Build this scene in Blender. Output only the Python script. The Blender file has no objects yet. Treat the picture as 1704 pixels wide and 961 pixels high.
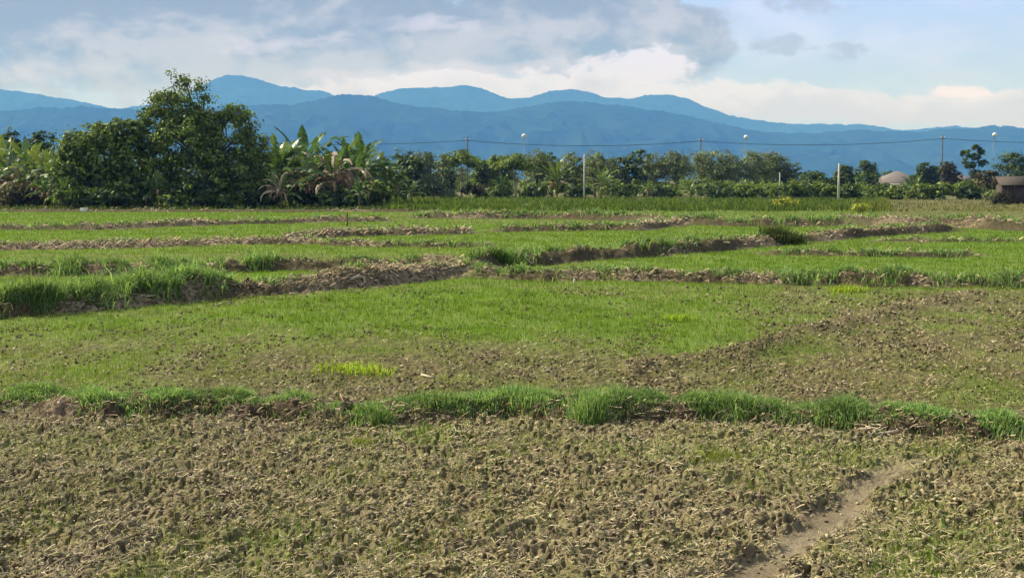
import bpy, math, random
import numpy as np
R = math.radians
random.seed(7)
rng = np.random.default_rng(7)
SC = bpy.context.scene
COL = SC.collection

# ------------------------------------------------------------------ camera
F, CX, CY, HOR, CAMH = 2200.0, 852.0, 480.5, 300.0, 2.2
TH = math.atan((CY - HOR) / F)
cT, sT = math.cos(TH), math.sin(TH)
cam_d = bpy.data.cameras.new('camera'); cam = bpy.data.objects.new('camera', cam_d); COL.objects.link(cam)
cam.location = (0, 0, CAMH); cam.rotation_euler = (math.pi / 2 - TH, 0, 0)
cam_d.sensor_width = 36; cam_d.lens = 36 * F / 1704.0
cam_d.clip_start = 0.1; cam_d.clip_end = 40000
SC.camera = cam
SC.view_settings.view_transform = 'Standard'; SC.view_settings.look = 'None'
SC.view_settings.exposure = 0.5; SC.view_settings.gamma = 1.0

def ground_pt(px, py, z=0.0):
    dx, dv = (px - CX) / F, (CY - py) / F
    d = (dx, cT + dv * sT, -sT + dv * cT)
    t = (z - CAMH) / d[2]
    return d[0] * t, d[1] * t
def at(px, py, y):
    dx, dv = (px - CX) / F, (CY - py) / F
    d = (dx, cT + dv * sT, -sT + dv * cT)
    t = y / d[1]
    return d[0] * t, y, CAMH + d[2] * t
def proj(x, y, z=0.0):
    zz = z - CAMH
    dep = y * cT - zz * sT
    return CX + F * x / dep, CY - F * (zz * cT + y * sT) / dep

# ------------------------------------------------------------------ noise
def _hash(ix, iy, seed):
    n = (ix.astype(np.int64) * 374761393 + iy.astype(np.int64) * 668265263 + seed * 974711) & 0xFFFFFFFF
    n = ((n ^ (n >> 13)) * 1274126177) & 0xFFFFFFFF
    n = n ^ (n >> 16)
    return (n & 0xFFFFFF) / float(0x1000000)
def pn(x, y, seed=0):
    x = np.asarray(x, dtype=np.float64); y = np.asarray(y, dtype=np.float64)
    xi = np.floor(x); yi = np.floor(y); xf = x - xi; yf = y - yi
    def g(ox, oy):
        a = _hash(xi + ox, yi + oy, seed) * 2 * np.pi
        return np.cos(a) * (xf - ox) + np.sin(a) * (yf - oy)
    u = xf * xf * xf * (xf * (xf * 6 - 15) + 10); v = yf * yf * yf * (yf * (yf * 6 - 15) + 10)
    a = g(0, 0) * (1 - u) + g(1, 0) * u; b = g(0, 1) * (1 - u) + g(1, 1) * u
    return (a * (1 - v) + b * v) * 1.5
def fbm(x, y, seed=0, oct=4):
    s = 0; a = 1
    for k in range(oct):
        s = s + a * pn(x * 2 ** k, y * 2 ** k, seed + k * 17); a *= .5
    return s
def sst(a, b, x):
    t = np.clip((x - a) / (b - a), 0, 1); return t * t * (3 - 2 * t)

# ------------------------------------------------------------------ mesh helpers
def mesh_np(name, V, faces, mat=None, parent=None, col=None, smooth=False, extra=None):
    """faces: list of (N,k) int arrays -> ONE mesh object"""
    me = bpy.data.meshes.new(name)
    V = np.asarray(V, dtype=np.float32)
    me.vertices.add(len(V)); me.vertices.foreach_set('co', V.ravel())
    li, ls, base = [], [], 0
    for f in faces:
        if len(f) == 0: continue
        k = f.shape[1]
        li.append(f.ravel()); ls.append(base + np.arange(len(f)) * k); base += f.size
    li = np.concatenate(li).astype(np.int32); ls = np.concatenate(ls).astype(np.int32)
    me.loops.add(len(li)); me.loops.foreach_set('vertex_index', li)
    me.polygons.add(len(ls)); me.polygons.foreach_set('loop_start', ls)
    if col is not None:
        a = me.attributes.new('Col', 'FLOAT_COLOR', 'POINT')
        c = np.ones((len(V), 4), dtype=np.float32); c[:, :3] = col
        a.data.foreach_set('color', c.ravel())
    for nm, arr in (extra or {}).items():
        a = me.attributes.new(nm, 'FLOAT', 'POINT'); a.data.foreach_set('value', np.asarray(arr, dtype=np.float32))
    me.update(calc_edges=True); me.validate()
    if smooth: me.polygons.foreach_set('use_smooth', np.ones(len(me.polygons), dtype=bool))
    if mat: me.materials.append(mat)
    o = bpy.data.objects.new(name, me); COL.objects.link(o)
    if parent: o.parent = parent
    return o
class MB:
    def __init__(s): s.v = []; s.f3 = []; s.f4 = []; s.c = []; s.n = 0
    def add(s, V, f4=None, f3=None, col=(1, 1, 1)):
        V = np.asarray(V, dtype=float).reshape(-1, 3)
        c = np.asarray(col, dtype=float)
        if c.ndim == 1: c = np.tile(c, (len(V), 1))
        if f4 is not None and len(f4): s.f4.append(np.asarray(f4).reshape(-1, 4) + s.n)
        if f3 is not None and len(f3): s.f3.append(np.asarray(f3).reshape(-1, 3) + s.n)
        s.v.append(V); s.c.append(c); s.n += len(V)
    def box(s, c, size, rot=None, col=(1, 1, 1), taper=1.0):
        x, y, z = [q / 2 for q in size]
        V = np.array([[sx * x * (taper if sz > 0 else 1), sy * y * (taper if sz > 0 else 1), sz * z] for sz in (-1, 1) for sy in (-1, 1) for sx in (-1, 1)])
        if rot is not None:
            ca, sa = math.cos(rot), math.sin(rot); V = np.column_stack([V[:, 0] * ca - V[:, 1] * sa, V[:, 0] * sa + V[:, 1] * ca, V[:, 2]])
        s.add(V + np.array(c), f4=[[0, 2, 3, 1], [4, 5, 7, 6], [0, 1, 5, 4], [2, 6, 7, 3], [0, 4, 6, 2], [1, 3, 7, 5]], col=col)
    def tube(s, pts, rad, n=6, col=(1, 1, 1), cap=True):
        pts = np.asarray(pts, dtype=float); m = len(pts)
        rad = np.broadcast_to(np.asarray(rad, dtype=float), (m,))
        T = np.gradient(pts, axis=0); T /= np.linalg.norm(T, axis=1)[:, None] + 1e-9
        ref = np.array([0, 0, 1.0]) if abs(T[:, 2]).mean() < .85 else np.array([1.0, 0, 0])
        A = np.cross(T, ref); A /= np.linalg.norm(A, axis=1)[:, None] + 1e-9
        B = np.cross(T, A)
        an = np.arange(n) * 2 * np.pi / n
        V = pts[:, None, :] + rad[:, None, None] * (np.cos(an)[None, :, None] * A[:, None, :] + np.sin(an)[None, :, None] * B[:, None, :])
        V = V.reshape(-1, 3); f = []
        for i in range(m - 1):
            for j in range(n):
                k = (j + 1) % n; f.append([i * n + j, i * n + k, (i + 1) * n + k, (i + 1) * n + j])
        tri = []
        if cap:
            V = np.vstack([V, pts[:1], pts[-1:]]); a, b = m * n, m * n + 1
            for j in range(n):
                k = (j + 1) % n; tri += [[a, k, j], [b, (m - 1) * n + j, (m - 1) * n + k]]
        s.add(V, f4=f, f3=tri, col=col)
    def build(s, name, mat, parent=None, smooth=False):
        fs = []
        if s.f4: fs.append(np.concatenate(s.f4))
        if s.f3: fs.append(np.concatenate(s.f3))
        return mesh_np(name, np.concatenate(s.v), fs, mat, parent, np.concatenate(s.c), smooth)
def tag(o, label, cat, group=None, kind=None):
    o['label'] = label; o['category'] = cat
    if group: o['group'] = group
    if kind: o['kind'] = kind
    return o
def thing(name, label, cat, loc, rz=0, group=None):
    o = bpy.data.objects.new(name, None); COL.objects.link(o)
    o.location = loc; o.rotation_euler = (0, 0, rz); o.empty_display_size = .3
    return tag(o, label, cat, group)

# ------------------------------------------------------------------ materials
def new_mat(name):
    m = bpy.data.materials.new(name); m.use_nodes = True
    nt = m.node_tree; nt.nodes.clear()
    out = nt.nodes.new('ShaderNodeOutputMaterial')
    return m, nt, out
class NT:
    def __init__(s, nt): s.nt = nt
    def n(s, t, **k):
        nd = s.nt.nodes.new(t)
        for a, b in k.items(): setattr(nd, a, b)
        return nd
    def put(s, sock, v):
        if isinstance(v, bpy.types.NodeSocket): s.nt.links.new(v, sock)
        elif isinstance(v, (tuple, list)) and len(v) == 3 and sock.type == 'RGBA': sock.default_value = (*v, 1)
        else: sock.default_value = v
    def m(s, op, a, b=0.0, c=0.0, clamp=False):
        nd = s.n('ShaderNodeMath', operation=op, use_clamp=clamp)
        for i, v in enumerate((a, b, c)): s.put(nd.inputs[i], v)
        return nd.outputs[0]
    def mix(s, f, a, b, bt='MIX'):
        nd = s.n('ShaderNodeMix', data_type='RGBA', blend_type=bt)
        s.put(nd.inputs[0], f); s.put(nd.inputs[6], a); s.put(nd.inputs[7], b)
        return nd.outputs[2]
    def sm(s, x, a, b, lo=0.0, hi=1.0):
        nd = s.n('ShaderNodeMapRange', interpolation_type='SMOOTHSTEP')
        for i, v in enumerate((x, a, b, lo, hi)): s.put(nd.inputs[i], v)
        return nd.outputs[0]
    def noise(s, vec, scale, detail=4, rough=.5, dist=0.0):
        nd = s.n('ShaderNodeTexNoise'); s.put(nd.inputs['Vector'], vec)
        s.put(nd.inputs['Scale'], scale); s.put(nd.inputs['Detail'], detail); s.put(nd.inputs['Roughness'], rough); s.put(nd.inputs['Distortion'], dist)
        return nd.outputs['Fac']
    def attr(s, name): return s.n('ShaderNodeAttribute', attribute_name=name)

def leaf_material(name, trans=.3, gloss=.12, rough=.45):
    m, nt, out = new_mat(name); g = NT(nt)
    a = g.attr('Col').outputs['Color']
    geo = g.n('ShaderNodeNewGeometry')
    nz = g.noise(geo.outputs['Position'], 1.3, 3)
    c = g.mix(.55, a, g.mix(g.sm(nz, .3, .7), (.6, .6, .55), (1.35, 1.35, 1.2)), 'MULTIPLY')
    d = g.n('ShaderNodeBsdfDiffuse'); g.put(d.inputs['Color'], c)
    t = g.n('ShaderNodeBsdfTranslucent'); g.put(t.inputs['Color'], g.mix(1.0, c, (1.15, 1.15, .55), 'MULTIPLY'))
    gl = g.n('ShaderNodeBsdfGlossy'); g.put(gl.inputs['Roughness'], rough); g.put(gl.inputs['Color'], (.8, .8, .8))
    m1 = g.n('ShaderNodeMixShader'); g.put(m1.inputs[0], trans); nt.links.new(d.outputs[0], m1.inputs[1]); nt.links.new(t.outputs[0], m1.inputs[2])
    m2 = g.n('ShaderNodeMixShader'); g.put(m2.inputs[0], gloss); nt.links.new(m1.outputs[0], m2.inputs[1]); nt.links.new(gl.outputs[0], m2.inputs[2])
    nt.links.new(m2.outputs[0], out.inputs['Surface'])
    return m
def plain(name, c1, c2, scale=6.0, rough=.85, bump=.3, use_col=False, stretch=(1, 1, 1)):
    m, nt, out = new_mat(name); g = NT(nt)
    tc = g.n('ShaderNodeTexCoord'); mp = g.n('ShaderNodeMapping'); mp.inputs['Scale'].default_value = stretch
    nt.links.new(tc.outputs['Object'], mp.inputs['Vector'])
    nz = g.noise(mp.outputs[0], scale, 6, .6)
    c = g.mix(g.sm(nz, .3, .7), c1, c2)
    if use_col: c = g.mix(1.0, c, g.attr('Col').outputs['Color'], 'MULTIPLY')
    p = g.n('ShaderNodeBsdfPrincipled'); g.put(p.inputs['Base Color'], c); p.inputs['Roughness'].default_value = rough
    p.inputs['Specular IOR Level'].default_value = .25
    b = g.n('ShaderNodeBump'); b.inputs['Strength'].default_value = bump; b.inputs['Distance'].default_value = .02
    nt.links.new(nz, b.inputs['Height']); nt.links.new(b.outputs[0], p.inputs['Normal'])
    nt.links.new(p.outputs[0], out.inputs['Surface'])
    return m
M_LEAF = leaf_material('leaf_foliage', .28, .025, .5)
M_BANANA = leaf_material('banana_leaf', .35, .05, .4)
M_GRASS = leaf_material('grass_blade', .4, .0, .5)
M_DRY = plain('dry_leaf', (.8, .8, .8), (1, 1, 1), 3, .9, .2, True)
M_BARK = plain('bark', (.10, .075, .05), (.22, .18, .13), 5, .9, .5, stretch=(1, 1, .25))
M_PALEBARK = plain('pale_bark', (.20, .18, .14), (.38, .34, .27), 5, .9, .4, stretch=(1, 1, .25))
M_STEM = plain('banana_stem', (.09, .08, .03), (.20, .15, .07), 4, .8, .3, stretch=(1, 1, .2))
M_CONC = plain('weathered_concrete', (.42, .40, .36), (.60, .58, .53), 3, .85, .2, stretch=(1, 1, .3))
M_DARKPOLE = plain('dark_pole', (.10, .095, .09), (.19, .18, .165), 3, .85, .2, stretch=(1, 1, .3))
M_STEEL = plain('grey_steel', (.20, .25, .30), (.28, .33, .38), 3, .5, .05)
M_WHITE = plain('white_enamel', (.78, .79, .8), (.86, .86, .86), 4, .4, .02)
M_CABLE = plain('cable', (.02, .025, .03), (.03, .035, .04), 3, .6, 0)
M_STRAW = plain('straw', (.7, .7, .7), (1, 1, 1), 30, .85, .1, True)
M_SOIL = plain('clod_soil', (.75, .75, .75), (1.0, 1.0, 1.0), 25, .95, .5, True)
M_ROOF = plain('roof_tile', (.17, .145, .13), (.235, .205, .185), 5, .8, .3)
M_WALLW = plain('painted_wall', (.58, .55, .50), (.70, .68, .63), 2, .85, .05)
M_WALLP = plain('pink_wall', (.48, .34, .30), (.58, .43, .39), 2, .85, .05)
M_GLASS = plain('dark_window', (.02, .025, .03), (.04, .045, .05), 2, .2, 0)
M_TIN = plain('rusty_tin', (.06, .05, .038), (.115, .092, .07), 4, .75, .2, stretch=(1, 6, 1))
M_PLANK = plain('weathered_plank', (.04, .033, .026), (.10, .083, .065), 5, .9, .5, True, stretch=(4, 4, .4))

# ------------------------------------------------------------------ bunds (foot line traced, metres for height / half width)
# each: list of (px, py_foot), height, half width, grass amount, straw amount
BUNDS = [
 dict(p=[(-500, 683), (-200, 690), (0, 694), (150, 703), (300, 702), (450, 700), (600, 713), (700, 706), (850, 700), (1000, 716), (1150, 712), (1300, 716), (1400, 722), (1500, 728), (1704, 738), (1950, 742), (2300, 750)], h=.15, w=.40, g=1.0, s=.22, hb=.22),
 dict(p=[(-500, 566), (-200, 545), (0, 531), (150, 517), (300, 503), (420, 493), (520, 484), (600, 478), (700, 468), (775, 460)], h=.31, w=.62, g=.9, s=.55, hb=.34),
 dict(p=[(775, 456), (820, 447), (900, 441), (1000, 433), (1100, 425), (1160, 420), (1250, 411), (1330, 404), (1400, 398), (1490, 391), (1590, 386)], h=.34, w=.72, g=.6, s=.6, hb=.3),
 dict(p=[(-400, 464), (-150, 460), (0, 459), (130, 460), (330, 456), (440, 451), (600, 449), (700, 447), (775, 452)], h=.25, w=.7, g=.8, s=.4, hb=.3),
 dict(p=[(-400, 420), (0, 417), (120, 415), (250, 412), (400, 408), (520, 406)], h=.18, w=.8, g=.25, s=.85, hb=.18),
 dict(p=[(520, 407), (640, 412), (810, 412)], h=.13, w=.5, g=.5, s=.3, hb=.2),
 dict(p=[(-400, 384), (0, 383), (150, 383), (330, 376), (440, 373), (510, 371), (640, 369)], h=.22, w=.85, g=.25, s=.8, hb=.2),
 dict(p=[(470, 398), (560, 395), (640, 392), (780, 390)], h=.22, w=.8, g=.3, s=.7, hb=.2),
 dict(p=[(830, 386), (930, 385), (1060, 383), (1110, 376), (1160, 374)], h=.25, w=.9, g=.5, s=.5, hb=.25),
 dict(p=[(690, 364), (900, 364), (1050, 368), (1120, 374), (1220, 377), (1330, 377), (1420, 377)], h=.33, w=1.2, g=.5, s=.42, hb=.25),
 dict(p=[(1400, 372), (1500, 378), (1600, 378), (1720, 384), (1900, 387)], h=.40, w=1.8, g=.3, s=.5, hb=.2),
 dict(p=[(790, 464), (900, 467), (1000, 468), (1100, 470), (1200, 472), (1270, 474), (1400, 476), (1500, 478), (1704, 478), (1950, 482), (2200, 485)], h=.20, w=.55, g=.85, s=.5, hb=.2),
 dict(p=[(1280, 424), (1420, 428), (1520, 429), (1625, 427)], h=.12, w=.5, g=.9, s=.1, hb=.2),
 dict(p=[(1470, 403), (1560, 404), (1704, 402)], h=.08, w=.5, g=.5, s=.1, hb=.2),
 dict(p=[(-400, 353), (0, 353), (600, 353), (700, 352)], h=.16, w=1.2, g=.15, s=.25, hb=.2),
]
for b in BUNDS:
    pts = []
    for (px, py) in b['p']:
        x, y = ground_pt(px, py); pts.append((x, y + b['w']))
    # subdivide and wobble
    P = np.array(pts); Q = []
    for i in range(len(P) - 1):
        n = max(2, int(np.linalg.norm(P[i + 1] - P[i]) / 1.2))
        for k in range(n): Q.append(P[i] + (P[i + 1] - P[i]) * k / n)
    Q.append(P[-1]); Q = np.array(Q)
    wob = pn(Q[:, 0] * .45, Q[:, 1] * .45, 91) * b['w'] * .30
    Q[:, 1] += wob
    b['Q'] = Q

def bund_field(x, y):
    """height, straw and soil attributes from every bund at world points"""
    H = np.zeros_like(x); ST = np.zeros_like(x); SO = np.zeros_like(x)
    for bi, b in enumerate(BUNDS):
        Q = b['Q']; w = b['w']
        lo = Q.min(0) - 2 * w; hi = Q.max(0) + 2 * w
        m = np.where((x > lo[0]) & (x < hi[0]) & (y > lo[1]) & (y < hi[1]))[0]
        if len(m) == 0: continue
        # height of the foot line along x : bunds run mostly along x, so use y distance times slope factor for speed
        order = np.argsort(Q[:, 0]); qx = Q[order, 0]; qy = Q[order, 1]
        xm, ym = x[m], y[m]
        yc = np.interp(xm, qx, qy)
        sl = np.interp(xm, qx, np.gradient(qy, qx + np.arange(len(qx)) * 1e-6))
        d = (ym - yc) / np.sqrt(1 + sl * sl)
        end = np.minimum(sst(qx[0] - 1.2, qx[0] + .6, xm), 1 - sst(qx[-1] - .6, qx[-1] + 1.2, xm))
        rag = pn(xm * 2.2 / w * .5, ym * 2.2 / w * .5, 31 + bi) * .35 + pn(xm * 6, ym * 6, 41 + bi) * .12
        dd = np.abs(d) / w + rag * .5
        prof = 1 - sst(.28, 1.0, dd)
        hh = b['h'] * (.82 + .35 * pn(xm * .8, ym * .3, 51 + bi) + .16 * pn(xm * 3.1, ym * 3.1, 61 + bi)) * prof * end
        H[m] = np.maximum(H[m], hh)
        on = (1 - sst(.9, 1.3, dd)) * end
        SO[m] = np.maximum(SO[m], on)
        patch = sst(.0, .5, pn(xm * .35 / w, ym * .2, 71 + bi) + (b['s'] - .45) * 1.1) * on
        ST[m] = np.maximum(ST[m], patch)
    return H, ST, SO

def ell(px, py, cx, cy, rx, ry):
    return np.exp(-(((px - cx) / rx) ** 2 + ((py - cy) / ry) ** 2))
def green_field(x, y):
    """how closely young rice covers the soil (0..1)"""
    px, py = proj(x, np.maximum(y, 3.0))
    front = np.interp(px, [p[0] for p in BUNDS[0]['p']], [p[1] for p in BUNDS[0]['p']]) - 14
    n1 = fbm(x * .33, y * .2, 5, 3); n2 = pn(x * 1.1, y * .8, 8)
    gF = .27 + .28 * sst(.15, .6, n1) + .14 * n2 + .26 * ell(px, py, 1380, 775, 320, 45) + .2 * ell(px, py, 650, 745, 400, 25) + .28 * ell(px, py, 1600, 930, 200, 60) + .15 * ell(px, py, 90, 720, 200, 30)
    gM = .57 + .46 * ell(px, py, 900, 530, 430, 55) + .14 * ell(px, py, 200, 560, 300, 40) + .22 * ell(px, py, 560, 500, 300, 32) - .21 * ell(px, py, 1520, 560, 260, 100) - .22 * ell(px, py, 1250, 625, 330, 45) \
        - .16 * ell(px, py, 350, 625, 260, 30) - .2 * ell(px, py, 700, 655, 500, 22) - .12 * ell(px, py, 150, 670, 300, 20) - .16 * ell(px, py, 350, 590, 200, 22) + .26 * n1 + .16 * n2 + .12 * pn(x * 2.6, y * 1.8, 81) - .2 * ell(px, py, 780, 615, 260, 25)
    gU = .92 + .10 * n1 - .30 * ell(px, py, 250, 430, 520, 12) - .2 * ell(px, py, 700, 432, 250, 9) - .15 * ell(px, py, 600, 380, 130, 7)
    g = np.where(py > front, gF, np.where(py > 476, gM, gU))
    dry = sst(1420, 1500, px) * sst(376, 368, py)
    g = g * (1 - .55 * dry)
    shade_dirt = sst(352, 348, py) * sst(700, 640, px)
    g = g * (1 - .35 * shade_dirt)
    g = np.where((py > 340) & (py < 372) & (px > 640) & (px < 1450), g * .75, g)
    g = g - .45 * np.exp(-((py - np.interp(px, [1040, 1130, 1230, 1330, 1400, 1480, 1560, 1625], [615, 604, 592, 556, 540, 518, 500, 492])) / 9.0) ** 2) * (px > 1040) * (px < 1640)
    return np.clip(g, 0, 1)
# smooth mud furrow in the near field
FUR = np.array([ground_pt(*p) for p in [(1180, 1020), (1265, 945), (1330, 895), (1365, 872), (1420, 832), (1475, 795), (1510, 768)]])
def furrow(x, y):
    yc = np.interp(x, FUR[:, 0], FUR[:, 1], left=-99, right=-99)
    xc = np.interp(y, FUR[:, 1], FUR[:, 0], left=-99, right=-99)
    d = np.abs(x - xc) + pn(x * 2.5, y * 2.5, 77) * .10 + pn(x * 9, y * 9, 78) * .06
    inside = (y > FUR[0, 1] - .2) & (y < FUR[-1, 1] + .1)
    return np.where(inside, (1 - sst(.04, .27, d)) * (1.0 - .45 * sst(FUR[-1, 1] - 1.2, FUR[-1, 1], y)), 0.0)
# ridge of ploughed clods crossing the middle field
RUT = np.array([ground_pt(*p) for p in [(1040, 615), (1130, 604), (1230, 592), (1330, 556), (1400, 540), (1480, 518), (1560, 500), (1625, 492)]])
def rut(x, y):
    yc = np.interp(x, RUT[:, 0], RUT[:, 1], left=-99, right=-99)
    return np.exp(-((y - yc) / .55) ** 2)
def clod_amount(x, y):
    px, py = proj(x, np.maximum(y, 3.0))
    g = green_field(x, y)
    front = np.interp(px, [p[0] for p in BUNDS[0]['p']], [p[1] for p in BUNDS[0]['p']])
    a = np.where(py > front, 1.0, np.clip(.9 - g * 1.05, 0, 1) * .8)
    a = np.where(py < 480, 0, a)
    return np.clip(a, 0, 1)

def H_low(x, y):
    b, st, so = bund_field(x, y)
    u = .035 * pn(x * .35, y * .35, 3) + .02 * pn(x * 1.2, y * 1.2, 4)
    r = rut(x, y) * .07
    f = furrow(x, y)
    return u + b + r - f * .022, st, so, f
def H_full(x, y):
    h, st, so, f = H_low(x, y)
    a = clod_amount(x, y) * (1 - f) * (1 - .6 * sst(.3, .9, so))
    near = 1 - sst(13, 24, y)
    wx = x + .02 * pn(x * 9, y * 9, 14); wy = y + .02 * pn(x * 9, y * 9, 15)
    n = pn(wx * 25, wy * 20, 11) + .4 * pn(wx * 46, wy * 38, 12)
    lump = sst(-.26, .08, n)
    big = pn(x * 5, y * 4, 13)
    h = h + a * near * (.060 * lump * (.7 + .6 * big) + .022 * big)
    mid = sst(11, 16, y) * (1 - sst(30, 60, y))
    h = h + mid * (.015 + .03 * a) * pn(x * 6, y * 4.5, 19)
    # crumbly straw strewn bund faces
    h = h + so * (.035 * pn(x * 9, y * 9, 16) + .02 * pn(x * 21, y * 21, 18)) * (1 - sst(30, 60, y)) + so * .05 * pn(x * 3, y * 3, 20)
    return h, st, so, f, lump * a * near
def ground_z(x, y):
    return float(H_low(np.array([float(x)]), np.array([float(y)]))[0][0])

# ------------------------------------------------------------------ ground sheet
def build_ground():
    ys = list(np.linspace(-240, -4, 10)) + list(np.arange(-3, 5.6, .6)); y = 5.6
    while y < 13080:
        if y < 6.6: d = .05
        elif y < 125: d = min(.0095 * (y / 7.3) ** 1.6, .22) if y > 6.6 else .05
        else: d = y * .05
        ys.append(y); y += d
    ys.append(13100.0); ys = np.array(ys)
    ui = np.linspace(-.47, .47, 900)
    t = (np.arange(1, 15) / 14.0) ** 2.2
    W = np.maximum(ys, 5.6)
    inner = W[:, None] * ui[None, :]
    left = -(W[:, None] * .5 + t[None, ::-1] * (8100 - W[:, None] * .5)); right = W[:, None] * .5 + t[None, :] * (8100 - W[:, None] * .5)
    X = np.hstack([left, inner, right]); Y = np.repeat(ys[:, None], X.shape[1], 1)
    nr, nc = X.shape
    x = X.ravel(); yv = Y.ravel()
    h, st, so, f, lump = H_full(x, yv)
    far = sst(140, 400, yv) + sst(-3, -30, yv)
    h = h * (1 - np.clip(far, 0, 1))
    i = np.arange((nr - 1) * nc).reshape(nr - 1, nc)[:, :-1].ravel()
    q = np.column_stack([i, i + 1, i + nc + 1, i + nc])
    g = green_field(x, yv)
    g = np.where(yv > 150, .45, g)
    pxx, pyy = proj(x, np.maximum(yv, 3.0))
    moist = np.where(pyy > np.interp(pxx, [p[0] for p in BUNDS[0]['p']], [p[1] for p in BUNDS[0]['p']]), .12 + .2 * sst(.1, .5, fbm(x * .7, yv * .7, 88, 3)), .85)
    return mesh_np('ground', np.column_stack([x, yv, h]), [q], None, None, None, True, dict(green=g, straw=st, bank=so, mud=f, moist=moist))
ground = build_ground()
tag(ground, 'flat paddy ground with tan clods, green rice plots and low earth bunds', 'ground', kind='structure')
m, nt, out = new_mat('paddy_soil'); g = NT(nt)
geo = g.n('ShaderNodeNewGeometry'); P = geo.outputs['Position']
at_g = g.attr('green').outputs['Fac']; at_s = g.attr('straw').outputs['Fac']; at_b = g.attr('bank').outputs['Fac']; at_m = g.attr('mud').outputs['Fac']
n1 = g.noise(P, 1.1, 5, .6); n2 = g.noise(P, 14, 4, .6); n3 = g.noise(P, 60, 3, .6); n4 = g.noise(P, .22, 4, .55)
at_w = g.attr('moist').outputs['Fac']
soil = g.mix(g.sm(n2, .3, .7), (.085, .064, .037), (.33, .262, .165))
wet = g.mix(g.sm(n2, .3, .7), (.072, .060, .026), (.165, .14, .065))
soil = g.mix(at_w, soil, wet)
soil = g.mix(g.sm(n1, .35, .68), soil, g.mix(.4, soil, (.19, .19, .065)))
soil = g.mix(g.m('MULTIPLY', g.sm(n3, .5, .72), .6), soil, (.045, .034, .018))
grn = g.mix(g.sm(n1, .3, .7), (.125, .195, .03), (.165, .245, .042))
grn = g.mix(g.sm(n4, .35, .65), grn, g.mix(.5, grn, (.19, .215, .06)))
gf = g.sm(g.m('ADD', at_g, g.m('ADD', g.m('MULTIPLY', g.m('SUBTRACT', n2, .5), 1.1), g.m('MULTIPLY', g.m('SUBTRACT', n3, .5), .6))), .30, .85)
c = g.mix(g.m('MULTIPLY', gf, .9), soil, grn)
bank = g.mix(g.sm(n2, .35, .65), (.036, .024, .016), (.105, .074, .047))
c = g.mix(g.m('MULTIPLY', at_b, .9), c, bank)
straw = g.mix(g.sm(g.noise(P, 22, 4, .7), .3, .7), (.20, .145, .09), (.40, .32, .215))
c = g.mix(g.m('MULTIPLY', at_s, g.m('MULTIPLY', g.sm(n2, .36, .56), g.sm(g.noise(P, 4, 4, .7), .35, .55))), c, straw)
c = g.mix(at_m, c, g.mix(g.sm(n1, .3, .7), (.17, .134, .082), (.27, .22, .142)))
p = g.n('ShaderNodeBsdfPrincipled'); g.put(p.inputs['Base Color'], c); p.inputs['Roughness'].default_value = .95; p.inputs['Specular IOR Level'].default_value = .12
bm_ = g.n('ShaderNodeBump'); bm_.inputs['Strength'].default_value = .6; bm_.inputs['Distance'].default_value = .02
g.put(bm_.inputs['Height'], g.m('ADD', n3, g.m('MULTIPLY', n2, 2.0))); nt.links.new(bm_.outputs[0], p.inputs['Normal'])
nt.links.new(p.outputs[0], out.inputs['Surface'])
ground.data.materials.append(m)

# ------------------------------------------------------------------ grass, seedlings, clods, straw  (stuff)
def blades_tri(x, y, z, h, w, col, lean=.5):
    n = len(x); az = rng.uniform(0, 2 * np.pi, n); la = rng.uniform(0, 2 * np.pi, n); l = rng.uniform(0, lean, n) * h
    dx, dy = np.cos(az) * w / 2, np.sin(az) * w / 2
    V = np.empty((n, 3, 3))
    V[:, 0] = np.column_stack([x - dx, y - dy, z - .01]); V[:, 1] = np.column_stack([x + dx, y + dy, z - .01])
    V[:, 2] = np.column_stack([x + np.cos(la) * l, y + np.sin(la) * l, z + h])
    return V.reshape(-1, 3), np.arange(3 * n).reshape(-1, 3), np.repeat(col, 3, 0)
def blades_bent(x, y, z, h, w, col, lean=.8, arch=.35):
    n = len(x); az = rng.uniform(0, 2 * np.pi, n); la = rng.uniform(0, 2 * np.pi, n); l = rng.uniform(.1, lean, n) * h
    dx, dy = np.cos(az) * w / 2, np.sin(az) * w / 2; lx, ly = np.cos(la) * l, np.sin(la) * l
    k = rng.uniform(0, arch, n)
    V = np.empty((n, 5, 3))
    V[:, 0] = np.column_stack([x - dx, y - dy, z - .02]); V[:, 1] = np.column_stack([x + dx, y + dy, z - .02])
    mx, my, mz = x + lx * .35, y + ly * .35, z + h * .62
    V[:, 2] = np.column_stack([mx - dx * .8, my - dy * .8, mz]); V[:, 3] = np.column_stack([mx + dx * .8, my + dy * .8, mz])
    V[:, 4] = np.column_stack([x + lx, y + ly, z + h * (1 - k)])
    b = np.arange(n)[:, None] * 5
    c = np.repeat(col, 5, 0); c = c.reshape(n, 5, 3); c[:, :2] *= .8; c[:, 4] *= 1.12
    return V.reshape(-1, 3), b + np.array([[0, 1, 3, 2]]), b + np.array([[2, 3, 4]]), c.reshape(-1, 3)
def pick(pal, n, jit=.2):
    pal = np.array(pal); c = pal[rng.integers(0, len(pal), n)] * .95
    return c * rng.uniform(1 - jit, 1 + jit, (n, 1)) * rng.uniform(.94, 1.06, (n, 3))
PAL_RICE = [(.15, .265, .035), (.18, .30, .04), (.21, .30, .055), (.14, .24, .04)]
PAL_OLIVE = [(.20, .23, .06), (.23, .235, .08), (.26, .25, .11), (.16, .21, .05)]
PAL_BUND = [(.19, .33, .12), (.24, .39, .14), (.14, .25, .09), (.36, .50, .22), (.34, .42, .18)]
PAL_STRAW = [(.50, .39, .25), (.40, .31, .19), (.60, .49, .33), (.31, .225, .14), (.27, .24, .11)]

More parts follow.
